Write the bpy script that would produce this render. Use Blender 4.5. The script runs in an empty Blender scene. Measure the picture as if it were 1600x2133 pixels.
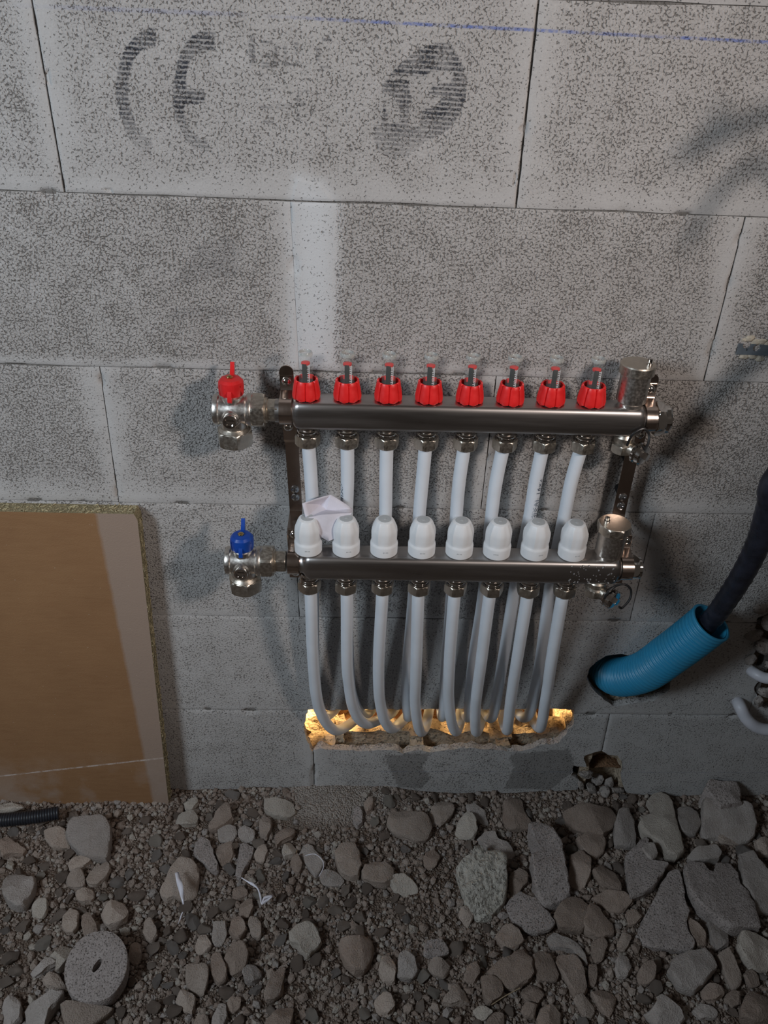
import bpy, bmesh, math, random
import numpy as np
from mathutils import Vector, Matrix, noise
from mathutils.geometry import intersect_point_line
S = bpy.context.scene
COL = S.collection
R = math.radians

# ------------------------------------------------------------------ camera
F_PX, CAM = 1680.39, Vector((0.33801, -0.93292, 1.20483))
PITCH, YAW, ROLL = 0.58026, 0.024552, 0.032535
_fw = Vector((math.sin(YAW)*math.cos(PITCH), math.cos(YAW)*math.cos(PITCH), -math.sin(PITCH)))
_r = Vector((math.cos(YAW), -math.sin(YAW), 0)); _u = _r.cross(_fw)
_r2 = math.cos(ROLL)*_r + math.sin(ROLL)*_u; _u2 = -math.sin(ROLL)*_r + math.cos(ROLL)*_u
cam_data = bpy.data.cameras.new('camera'); cam = bpy.data.objects.new('camera', cam_data); COL.objects.link(cam)
cam_data.sensor_fit = 'HORIZONTAL'; cam_data.sensor_width = 36; cam_data.lens = 36*F_PX/1600; cam_data.clip_start = 0.01
M = Matrix((( _r2.x, _u2.x, -_fw.x, CAM.x), (_r2.y, _u2.y, -_fw.y, CAM.y), (_r2.z, _u2.z, -_fw.z, CAM.z), (0, 0, 0, 1)))
cam.matrix_world = M
S.camera = cam

# ------------------------------------------------------------------ light and exposure
S.view_settings.view_transform = 'Standard'; S.view_settings.look = 'None'
S.view_settings.gamma = 1; S.view_settings.use_curve_mapping = False
S.view_settings.exposure = -0.06
w = bpy.data.worlds.new('world'); S.world = w; w.use_nodes = True
w.node_tree.nodes['Background'].inputs[0].default_value = (0.60, 0.52, 0.46, 1)
w.node_tree.nodes['Background'].inputs[1].default_value = 0.080
def area(name, loc, target, size, power, color, size_y=None):
    l = bpy.data.lights.new(name, 'AREA'); l.energy = power; l.color = color; l.size = size
    if size_y: l.shape = 'RECTANGLE'; l.size_y = size_y
    o = bpy.data.objects.new(name, l); COL.objects.link(o); o.location = loc
    o.rotation_euler = (Vector(target)-Vector(loc)).to_track_quat('-Z', 'Y').to_euler()
    return o
area('window_daylight', (-0.95, -1.20, 1.55), (0.22, 0, 0.80), 0.34, 20.0, (0.77, 0.89, 1.0), 0.5)
l = bpy.data.lights.new('site_spotlight', 'SPOT'); l.energy = 54.0; l.color = (1.0, 0.885, 0.82); l.shadow_soft_size = 0.09; l.spot_size = R(62); l.spot_blend = 1.0
o = bpy.data.objects.new('site_spotlight', l); COL.objects.link(o); o.location = (1.25, -1.15, 1.50)
o.rotation_euler = (Vector((0.22, 0, 0.98))-o.location).to_track_quat('-Z', 'Y').to_euler()
area('lamp_behind_wall', (0.34, 0.50, 0.41), (0.42, 0.08, 0.12), 0.22, 60.0, (1.0, 0.62, 0.25), 0.10)

# ------------------------------------------------------------------ pixel rays to real points
def ray(u, v): return _r2*((u-800)/F_PX) - _u2*((v-1066.5)/F_PX) + _fw
def at(u, v, Y=0.0):
    d = ray(u, v); return CAM + d*((Y-CAM.y)/d.y)
def atz(u, v, Z=0.0):
    d = ray(u, v); return CAM + d*((Z-CAM.z)/d.z)

# ------------------------------------------------------------------ object helpers
def setp(o, label=None, cat=None, group=None, kind=None):
    if label: o['label'] = label
    if cat: o['category'] = cat
    if group: o['group'] = group
    if kind: o['kind'] = kind
    return o
def empty(name, loc, label, cat, group=None, rz=0):
    o = bpy.data.objects.new(name, None); COL.objects.link(o); o.location = loc; o.rotation_euler = (0, 0, rz)
    o.empty_display_size = 0.02
    return setp(o, label, cat, group)
def obj(name, bm, mat, parent=None, loc=(0, 0, 0), world=False, smooth=40):
    """link a bmesh as one mesh object; world=True: the bmesh is in world coordinates"""
    me = bpy.data.meshes.new(name)
    bmesh.ops.recalc_face_normals(bm, faces=bm.faces[:])
    if world:
        wl = Vector((0, 0, 0)); p = parent
        while p: wl += p.location; p = p.parent
        wl += Vector(loc)
        bmesh.ops.translate(bm, verts=bm.verts[:], vec=-wl)
    bm.to_mesh(me); bm.free()
    if isinstance(mat, (list, tuple)):
        for m_ in mat: me.materials.append(m_)
    else: me.materials.append(mat)
    if smooth:
        for p in me.polygons: p.use_smooth = True
        try: me.set_sharp_from_angle(angle=R(smooth))
        except Exception: pass
    o = bpy.data.objects.new(name, me); COL.objects.link(o); o.location = loc; o.parent = parent
    return o
def copy_tree(o, parent=None, loc=None):
    c = o.copy(); COL.objects.link(c); c.parent = parent
    if loc is not None: c.location = loc
    for ch in [x for x in S.objects if x.parent == o]: copy_tree(ch, c)
    return c
def frame_z(axis, origin=(0, 0, 0)):
    z = Vector(axis).normalized(); t = Vector((1, 0, 0)) if abs(z.x) < 0.9 else Vector((0, 1, 0))
    y = z.cross(t).normalized(); x = y.cross(z)
    return Matrix(((x.x, y.x, z.x, origin[0]), (x.y, y.y, z.y, origin[1]), (x.z, y.z, z.z, origin[2]), (0, 0, 0, 1)))
def loft(bm, prof, mat4=None, seg=32, caps=True, shape=None, rot=0.0, mi=0):
    """prof: list of (radius, height); shape(theta)->factor lets a ring be hexagonal"""
    rings = []
    for it in prof:
        r, h = it[0], it[1]; k = it[2] if len(it) > 2 else 1.0
        ring = []
        for i in range(seg):
            a = 2*math.pi*i/seg + rot
            f = 1.0
            if shape: f = (1-k) + k*shape(a-rot)
            v = Vector((math.cos(a)*r*f, math.sin(a)*r*f, h))
            if mat4: v = mat4 @ v
            ring.append(bm.verts.new(v))
        rings.append(ring)
    for a, b in zip(rings, rings[1:]):
        for i in range(seg):
            f = bm.faces.new((a[i], a[(i+1) % seg], b[(i+1) % seg], b[i])); f.material_index = mi
    if caps:
        for rg in (rings[0], rings[-1]):
            f = bm.faces.new(rg); f.material_index = mi
    return rings
def hexf(n=6):
    def f(a):
        s = 2*math.pi/n; t = (a % s) - s/2
        return math.cos(s/2)/math.cos(t)
    return f
def hexnut(bm, Rc, h0, h1, mat4=None, n=6, rot=0.0, ch=0.06):
    """hexagonal nut, corner radius Rc, chamfered ends"""
    c = Rc*0.10; rr = Rc*0.93
    def ringf(r): return r
    sf = hexf(n)
    def sh_clip(a): return min(sf(a), 0.93)/0.93
    prof = [(rr*0.97, h0), (rr, h0+c*0.25), (Rc, h0+c), (Rc, h1-c), (rr, h1-c*0.25), (rr*0.97, h1)]
    rings = []
    seg = n*8
    for r, h in prof:
        ring = []
        for i in range(seg):
            a = 2*math.pi*i/seg + rot
            f = Rc*sf(a-rot); rad = min(f, r)
            v = Vector((math.cos(a)*rad, math.sin(a)*rad, h))
            if mat4: v = mat4 @ v
            ring.append(bm.verts.new(v))
        rings.append(ring)
    for a, b in zip(rings, rings[1:]):
        for i in range(seg): bm.faces.new((a[i], a[(i+1) % seg], b[(i+1) % seg], b[i]))
    for rg in (rings[0], rings[-1]): bm.faces.new(rg)
def catmull(pts, n=8):
    P = [Vector(p) for p in pts]; P = [P[0]*2-P[1]] + P + [P[-1]*2-P[-2]]
    out = []
    for i in range(1, len(P)-2):
        a, b, c, d = P[i-1:i+3]
        for k in range(n):
            t = k/n
            out.append(0.5*((2*b)+(c-a)*t+(2*a-5*b+4*c-d)*t*t+(3*b-a-3*c+d)*t**3))
    out.append(P[-2].copy()); return out
def tube(bm, path, rad, seg=16, caps=True, mi=0):
    """path: list of Vectors; rad: number or function(i, n)"""
    n = len(path); rings = []
    t0 = (path[1]-path[0]).normalized()
    nx = t0.cross(Vector((0, 1, 0)));
    if nx.length < 0.1: nx = t0.cross(Vector((1, 0, 0)))
    nx.normalize()
    for i, p in enumerate(path):
        t = (path[min(i+1, n-1)]-path[max(i-1, 0)]).normalized()
        nx = (nx - t*nx.dot(t)).normalized(); ny = t.cross(nx)
        r = rad(i, n) if callable(rad) else rad
        rings.append([bm.verts.new(p + (nx*math.cos(2*math.pi*k/seg)+ny*math.sin(2*math.pi*k/seg))*r) for k in range(seg)])
    for a, b in zip(rings, rings[1:]):
        for i in range(seg):
            f = bm.faces.new((a[i], a[(i+1) % seg], b[(i+1) % seg], b[i])); f.material_index = mi
    if caps:
        bm.faces.new(rings[0]); bm.faces.new(rings[-1])
    return rings
def box(bm, c, s, bev=0.0, mat4=None, segs=2):
    g = bmesh.ops.create_cube(bm, size=1.0); vs = g['verts']
    for v in vs: v.co = Vector((v.co.x*s[0], v.co.y*s[1], v.co.z*s[2])) + Vector(c)
    if bev > 0:
        es = list({e for v in vs for e in v.link_edges})
        r_ = bmesh.ops.bevel(bm, geom=es, offset=bev, segments=segs, affect='EDGES', profile=0.5)
        vs = list({v for f in r_['faces'] for v in f.verts} | {v for v in vs if v.is_valid})
    if mat4:
        for v in vs: v.co = mat4 @ v.co
    return vs
def inside(p, poly):
    x, y = p; c = False; n = len(poly); j = n-1
    for i in range(n):
        xi, yi = poly[i]; xj, yj = poly[j]
        if (yi > y) != (yj > y) and x < (xj-xi)*(y-yi)/(yj-yi)+xi: c = not c
        j = i
    return c
def near_on(p, poly):
    best = None; P = Vector((p[0], p[1], 0)); n = len(poly)
    for i in range(n):
        a = Vector((*poly[i], 0)); b = Vector((*poly[(i+1) % n], 0))
        q, t = intersect_point_line(P, a, b); q = a + (b-a)*min(1, max(0, t)); d = (q-P).length
        if best is None or d < best[0]: best = (d, q)
    return best
def jag(poly, amp=0.003, step=0.006, seed=0):
    out = []; rnd = random.Random(seed); n = len(poly)
    for i in range(n):
        a = Vector((*poly[i], 0)); b = Vector((*poly[(i+1) % n], 0)); m_ = max(1, int((b-a).length/step))
        for k in range(m_):
            q = a.lerp(b, k/m_); d = (b-a).normalized(); nn = Vector((-d.y, d.x, 0))
            q += nn*rnd.uniform(-amp, amp); out.append((q.x, q.y))
    return out

# ------------------------------------------------------------------ materials
class NT:
    def __init__(s, name):
        s.m = bpy.data.materials.new(name); s.m.use_nodes = True; s.t = s.m.node_tree; s.n = s.t.nodes
        s.b = s.n['Principled BSDF']; s.tc = None
    def node(s, ty, **kw):
        nd = s.n.new(ty)
        for k, v in kw.items():
            if k.startswith('i_'):
                key = k[2:]; key = int(key) if key.isdigit() else key.replace('_', ' ')
                s.inp(nd, key, v)
            else: setattr(nd, k, v)
        return nd
    def inp(s, nd, key, v):
        if isinstance(v, bpy.types.NodeSocket): s.t.links.new(v, nd.inputs[key])
        else: nd.inputs[key].default_value = v
    def obj(s):
        if not s.tc: s.tc = s.n.new('ShaderNodeTexCoord')
        return s.tc.outputs['Object']
    def math(s, op, a, b=0.0, clamp=False):
        nd = s.n.new('ShaderNodeMath'); nd.operation = op; nd.use_clamp = clamp
        s.inp(nd, 0, a); s.inp(nd, 1, b); return nd.outputs[0]
    def noise(s, scale, detail=3, rough=0.5, vec=None, out='Fac'):
        nd = s.n.new('ShaderNodeTexNoise'); nd.inputs['Scale'].default_value = scale; nd.inputs['Detail'].default_value = detail
        nd.inputs['Roughness'].default_value = rough; s.t.links.new(vec or s.obj(), nd.inputs['Vector']); return nd.outputs[out]
    def voro(s, scale, feature='F1', vec=None, out='Distance', rnd=1.0):
        nd = s.n.new('ShaderNodeTexVoronoi'); nd.feature = feature; nd.inputs['Scale'].default_value = scale
        nd.inputs['Randomness'].default_value = rnd
        s.t.links.new(vec or s.obj(), nd.inputs['Vector']); return nd.outputs[out]
    def ramp(s, fac, stops, interp='LINEAR'):
        nd = s.n.new('ShaderNodeValToRGB'); nd.color_ramp.interpolation = interp
        while len(nd.color_ramp.elements) < len(stops): nd.color_ramp.elements.new(0.5)
        for e, (p, c) in zip(nd.color_ramp.elements, stops):
            e.position = p; e.color = c if len(c) == 4 else (*c, 1)
        s.t.links.new(fac, nd.inputs[0]); return nd.outputs[0]
    def rng(s, v, a, b, c=0.0, d=1.0, smooth=False):
        nd = s.n.new('ShaderNodeMapRange'); nd.inputs[1].default_value = a; nd.inputs[2].default_value = b
        nd.inputs[3].default_value = c; nd.inputs[4].default_value = d
        if smooth: nd.interpolation_type = 'SMOOTHSTEP'
        s.inp(nd, 0, v); return nd.outputs[0]
    def mix(s, fac, a, b, mode='MIX'):
        nd = s.n.new('ShaderNodeMix'); nd.data_type = 'RGBA'; nd.blend_type = mode
        s.inp(nd, 0, fac)
        for k, v in ((6, a), (7, b)):
            if isinstance(v, bpy.types.NodeSocket): s.t.links.new(v, nd.inputs[k])
            else: nd.inputs[k].default_value = (*v, 1) if len(v) == 3 else v
        return nd.outputs[2]
    def attr(s, name):
        nd = s.n.new('ShaderNodeAttribute'); nd.attribute_name = name; return nd.outputs['Fac']
    def bump(s, h, dist=0.001, strength=1.0, normal=None):
        nd = s.n.new('ShaderNodeBump'); nd.inputs['Distance'].default_value = dist; nd.inputs['Strength'].default_value = strength
        s.t.links.new(h, nd.inputs['Height'])
        if normal: s.t.links.new(normal, nd.inputs['Normal'])
        s.t.links.new(nd.outputs[0], s.b.inputs['Normal']); return nd.outputs[0]
    def set(s, **kw):
        for k, v in kw.items():
            key = k.replace('_', ' ')
            if isinstance(v, bpy.types.NodeSocket): s.t.links.new(v, s.b.inputs[key])
            else: s.b.inputs[key].default_value = (*v, 1) if isinstance(v, tuple) and len(v) == 3 else v
        return s.m
def plain(name, col, rough=0.5, metal=0.0, var=0.12, nscale=60, bump=0.0, bscale=300, **kw):
    t = NT(name); n_ = t.noise(nscale, 4)
    c = t.mix(t.rng(n_, 0.35, 0.65), tuple(x*(1-var) for x in col), tuple(min(1, x*(1+var)) for x in col))
    t.set(Base_Color=c, Metallic=metal, Roughness=t.rng(t.noise(nscale*2, 3), 0.3, 0.7, rough*0.85, min(1, rough*1.2)), **kw)
    if bump: t.bump(t.noise(bscale, 4), bump)
    return t.m
# concrete block wall: granules, dark pores, ink, paste smears, darker patches, chalk line
def wall_material():
    t = NT('concrete_block'); o = t.obj()
    nz = t.noise(90, 3, 0.6, out='Color')
    d = t.node('ShaderNodeVectorMath', operation='SCALE', i_0=nz); d.inputs[3].default_value = 0.006
    warped = t.node('ShaderNodeVectorMath', operation='ADD', i_0=o, i_1=d.outputs[0]).outputs[0]
    edge = t.voro(270, 'DISTANCE_TO_EDGE', warped); cell = t.voro(270, 'F1', warped, out='Color')
    cellv = t.node('ShaderNodeSeparateColor', i_0=cell).outputs[0]
    grain = t.noise(420, 3, 0.6); big = t.noise(5, 3); med = t.noise(26, 4, 0.6)
    rough = t.attr('rough')
    # pores: cell borders, kept only where a mid-frequency noise allows
    sel = t.noise(330, 2, 0.55)
    thr = t.math('ADD', t.math('MULTIPLY', rough, 0.15), t.math('MULTIPLY', t.math('SUBTRACT', med, 0.5), 0.25))
    selm = t.rng(t.math('ADD', sel, thr), 0.615, 0.72)
    pore = t.math('MULTIPLY', t.rng(edge, 0.04, 0.16, 1.0, 0.0), selm)
    base = t.mix(t.rng(big, 0.3, 0.7), (0.375, 0.355, 0.345), (0.44, 0.425, 0.415))
    base = t.mix(t.rng(med, 0.35, 0.7), base, (0.335, 0.315, 0.30))
    base = t.mix(t.math('MULTIPLY', t.rng(cellv, 0.0, 1.0), t.math('MULTIPLY', rough, 0.45)), base, (0.26, 0.24, 0.22))
    base = t.mix(t.rng(grain, 0.42, 0.72, 0, 0.4), base, (0.55, 0.53, 0.50))
    paste = t.attr('paste')
    base = t.mix(t.math('MULTIPLY', t.math('SUBTRACT', 1.0, rough), 0.45), base, (0.50, 0.495, 0.49))
    base = t.mix(paste, base, (0.56, 0.57, 0.58))
    dark_patch = t.attr('dark_patch'); base = t.mix(t.math('MULTIPLY', dark_patch, 0.65), base, (0.16, 0.15, 0.14))
    # ink: rows from the printing roller, broken up by the pores
    sep = t.node('ShaderNodeSeparateXYZ', i_0=o); X, Z = sep.outputs[0], sep.outputs[2]
    zz = t.math('ADD', t.math('MULTIPLY', X, 0.03), t.math('ADD', Z, t.math('MULTIPLY', t.noise(120, 2), 0.0016)))
    row = t.rng(t.math('SINE', t.math('MULTIPLY', zz, 2*math.pi/0.0046)), -1.25, 0.1)
    ink = t.attr('ink'); inkf = t.math('MULTIPLY', t.math('MULTIPLY', ink, row), t.rng(grain, 0.35, 0.55, 0.35, 1.0), True)
    base = t.mix(inkf, base, (0.045, 0.048, 0.058))
    def line(p0, p1, wd, strength, col, base):
        a = at(*p0); b = at(*p1); k = (b.z-a.z)/(b.x-a.x)
        off = t.math('ABSOLUTE', t.math('SUBTRACT', Z, t.math('ADD', t.math('MULTIPLY', X, k), a.z-k*a.x)))
        m_ = t.math('MULTIPLY', t.rng(off, wd, wd*2.2, 1.0, 0.0), t.rng(t.noise(55, 4, 0.8), 0.40, 0.60, 0.1, strength))
        lim = t.math('MULTIPLY', t.rng(X, a.x, a.x+0.10), t.rng(X, b.x-0.01, b.x+0.01, 1, 0))
        return t.mix(t.math('MULTIPLY', m_, lim), base, col)
    base = line((540, 33), (1640, 90), 0.0009, 0.85, (0.10, 0.15, 0.40), base)
    base = line((0, 10), (500, 30), 0.0012, 0.25, (0.15, 0.19, 0.42), base)
    base = line((700, 1608), (1660, 1609), 0.0006, 0.35, (0.12, 0.15, 0.25), base)
    base = t.mix(t.math('MULTIPLY', pore, 0.62), base, (0.045, 0.035, 0.03))
    h = t.math('SUBTRACT', t.math('ADD', t.math('MULTIPLY', grain, 0.35), t.math('MULTIPLY', t.rng(edge, 0, 0.3), t.math('MULTIPLY', rough, 0.5))), pore)
    t.bump(h, 0.0011, 0.9)
    return t.set(Base_Color=base, Roughness=0.92, Specular_IOR_Level=0.25)
M_WALL = wall_material()
def rough_concrete(name, c1, c2, scale=160, bump=0.0015, pores=0.6):
    t = NT(name); med = t.noise(scale*0.12, 4, 0.65); fine = t.noise(scale*2, 4, 0.6)
    v = t.voro(scale, 'F1'); cell = t.node('ShaderNodeSeparateColor', i_0=t.voro(scale, out='Color')).outputs[0]
    b = t.mix(t.rng(med, 0.3, 0.7), c1, c2); b = t.mix(t.rng(cell, 0, 1, 0, 0.35), b, tuple(x*0.6 for x in c1))
    p_ = t.rng(t.noise(scale*1.3, 3, 0.6), 0.57, 0.66)
    b = t.mix(t.math('MULTIPLY', p_, pores), b, (0.05, 0.04, 0.03))
    t.bump(t.math('SUBTRACT', t.math('ADD', fine, t.math('MULTIPLY', v, -0.8)), t.math('MULTIPLY', p_, 0.8)), bump, 0.8)
    return t.set(Base_Color=b, Roughness=0.95, Specular_IOR_Level=0.2)
M_CORE = rough_concrete('broken_concrete', (0.42, 0.33, 0.24), (0.50, 0.42, 0.32), 140, 0.003)
M_MORTAR = rough_concrete('joint_mortar', (0.12, 0.11, 0.10), (0.22, 0.21, 0.20), 300, 0.001)
M_EARTH = rough_concrete('cavity_earth', (0.20, 0.105, 0.055), (0.26, 0.155, 0.09), 200, 0.003)

# ------------------------------------------------------------------ the wall
def fitline(pts):
    P = [at(u, v) for u, v in pts]; A = np.array([[p.x, 1] for p in P]); z = np.array([p.z for p in P])
    if len(P) == 1: return 0.0, float(z[0])
    k, b = np.linalg.lstsq(A, z, rcond=None)[0]; return float(k), float(b)
ZL = {'T': (0.0, at(1400, 7).z), 'AB': fitline([(10, 400), (133, 397), (420, 411), (1075, 436), (1560, 451)]),
      'BC': fitline([(10, 762), (450, 765), (1034, 787), (1467, 794)]), 'CD': fitline([(10, 1043), (246, 1046), (620, 1055), (1002, 1062), (1500, 1071)]),
      'DE': fitline([(380, 1284), (620, 1285), (1000, 1290), (1320, 1296)]), 'EF': fitline([(380, 1480), (640, 1481), (1200, 1487), (1500, 1492)]),
      'G': (0.0, -0.06)}
def zl(n, x): return ZL[n][0]*x + ZL[n][1]
ZL['T2'] = (ZL['T'][0], ZL['T'][1]+0.2)
def jx(p_top, p_bot): return at(*p_top).x, at(*p_bot).x
XA0 = jx((65, 0), (133, 395)); XA1 = jx((1123, 0), (1075, 435))
XB1 = jx((1553, 455), (1467, 793)); XC0 = jx((207, 766), (246, 1043)); XC1 = jx((1034, 787), (1002, 1062))
XD1 = jx((1366, 1070), (1313, 1293)); XF0 = jx((652, 1481), (652, 1612)); XF1 = jx((1271, 1488), (1253, 1600))
def series(known, xs=(-0.75, 1.85)):
    """joint list (top x, bottom x) from the known ones, continued every half metre"""
    L_ = sorted(known)
    while L_[0][0] > xs[0]: L_.insert(0, (L_[0][0]-0.5, L_[0][1]-0.5))
    while L_[-1][0] < xs[1]: L_.append((L_[-1][0]+0.5, L_[-1][1]+0.5))
    return L_
COURSES = [('T2', 'T', series([(0.24, 0.24)]), 0.0006), ('T', 'AB', series([XA0, XA1]), 0.0016), ('AB', 'BC', series([(0.246, 0.250), XB1]), 0.0012),
           ('BC', 'CD', series([XC0, XC1]), 0.0010), ('CD', 'DE', series([(0.236, 0.238), XD1]), 0.0006),
           ('DE', 'EF', series([(-0.02, -0.02), (0.477, 0.477)]), 0.0003), ('EF', 'G', series([XF0, XF1]), 0.0012)]
def pxpoly(pts, base=(0, 0), k=1.0):
    out = []
    for x, y in pts:
        p = at(base[0]+x/k, base[1]+y/k); out.append((p.x, p.z))
    return out
T1 = lambda pts: pxpoly(pts, (200, 20), 3.2)
T2 = lambda pts: pxpoly(pts, (700, 40), 4.0)
rect = lambda a, b, c, d: [(a, b), (c, b), (c, d), (a, d)]
INK = [(T1([(400,125),(330,130),(250,180),(190,270),(150,370),(135,480),(135,600),(165,720),(215,850),(290,940),(360,965),(380,880),(320,840),(260,760),(225,650),(215,560),(215,470),(230,390),(260,320),(310,265),(400,250)]), 1.0),
       (T1([(795,145),(690,145),(620,190),(575,260),(545,340),(530,420),(510,540),(515,640),(540,750),(590,860),(650,930),(780,955),(750,880),(680,850),(620,790),(590,700),(590,630),(725,625),(725,535),(600,530),(600,430),(620,350),(680,290),(790,270)]), 1.05)]
for r_ in [(1020,165,1060,370),(1105,205,1180,232),(1105,290,1200,318),(1110,350,1200,385),(1185,235,1215,370),(1250,240,1278,380),(1275,355,1340,385),(1325,330,1352,375),(1325,215,1352,300),(1470,240,1502,340),(1490,380,1560,405),(1505,188,1570,212)]:
    INK.append((T1(rect(*r_)), 0.65))
for r_ in [(1110,525,1190,548),(1100,632,1180,658),(1200,632,1310,658),(1110,738,1190,758),(1340,560,1365,620),(1340,615,1400,642),(1335,680,1360,745),(1350,538,1420,558)]:
    INK.append((T1(rect(*r_)), 0.55))
OVAL = T2([(820,205),(950,205),(1010,300),(1065,400),(1090,540),(1075,680),(1040,780),(960,900),(880,960),(760,1010),(600,1150),(480,1170),(350,1100),(305,950),(310,780),(370,620),(410,500),(480,430),(560,350),(660,270),(750,230)])
CUT = [T2(p) for p in ([(400,470),(760,470),(775,440),(975,440),(970,505),(940,545),(810,545),(770,620),(870,645),(865,700),(800,745),(730,740),(700,860),(720,900),(615,900),(600,870),(625,640),(600,540),(600,500),(420,510)],
                       [(330,620),(400,620),(480,640),(520,700),(540,860),(430,870),(420,740),(390,700),(380,880),(310,880)])]
SMUDGE = [(pxpoly([(395,540),(430,500),(485,492),(505,530),(495,575),(420,585),(350,600)]), 0.30), (pxpoly([(355,640),(470,640),(470,662),(350,665)]), 0.22), (pxpoly([(120,590),(205,592),(205,602),(120,600)]), 0.22)]
PASTE = pxpoly([(618,372),(668,385),(702,430),(696,760),(612,762),(606,430)])
DARK_PATCHES = [pxpoly([(800,1572),(895,1572),(880,1600),(898,1620),(880,1642),(830,1640),(812,1605)]), pxpoly([(1060,1572),(1185,1560),(1200,1600),(1150,1644),(1050,1644),(1070,1600)])]  # outlines of two darker patches on the lowest course
HOLES = {
 'pipes': jag(pxpoly([(640,1478),(1195,1478),(1198,1500),(1180,1528),(1165,1548),(1130,1552),(1100,1562),(1060,1566),(1010,1562),(960,1558),(925,1564),(895,1568),(870,1562),(840,1570),(815,1562),(760,1566),(700,1562),(668,1560),(652,1566),(640,1545),(632,1520)]), 0.0022, 0.007, 3),
 'duct': jag(pxpoly([(1221,1412),(1228,1392),(1243,1377),(1264,1367),(1295,1363),(1340,1368),(1380,1385),(1398,1410),(1394,1438),(1362,1460),(1310,1468),(1278,1471),(1268,1464),(1247,1446),(1231,1430)]), 0.0015, 0.008, 4),
 'low': jag(pxpoly([(1216,1576),(1250,1566),(1285,1575),(1300,1592),(1298,1640),(1312,1668),(1200,1668),(1205,1625),(1190,1615),(1195,1595),(1222,1600)]), 0.002, 0.007, 5),
 'right': jag(pxpoly([(1575,1290),(1640,1262),(1700,1290),(1700,1500),(1640,1492),(1585,1470),(1570,1440),(1590,1400),(1560,1380),(1580,1340)]), 0.003, 0.008, 6),
}
def ssm(a, b, x):
    t = min(1, max(0, (x-a)/(b-a))); return t*t*(3-2*t)
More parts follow.
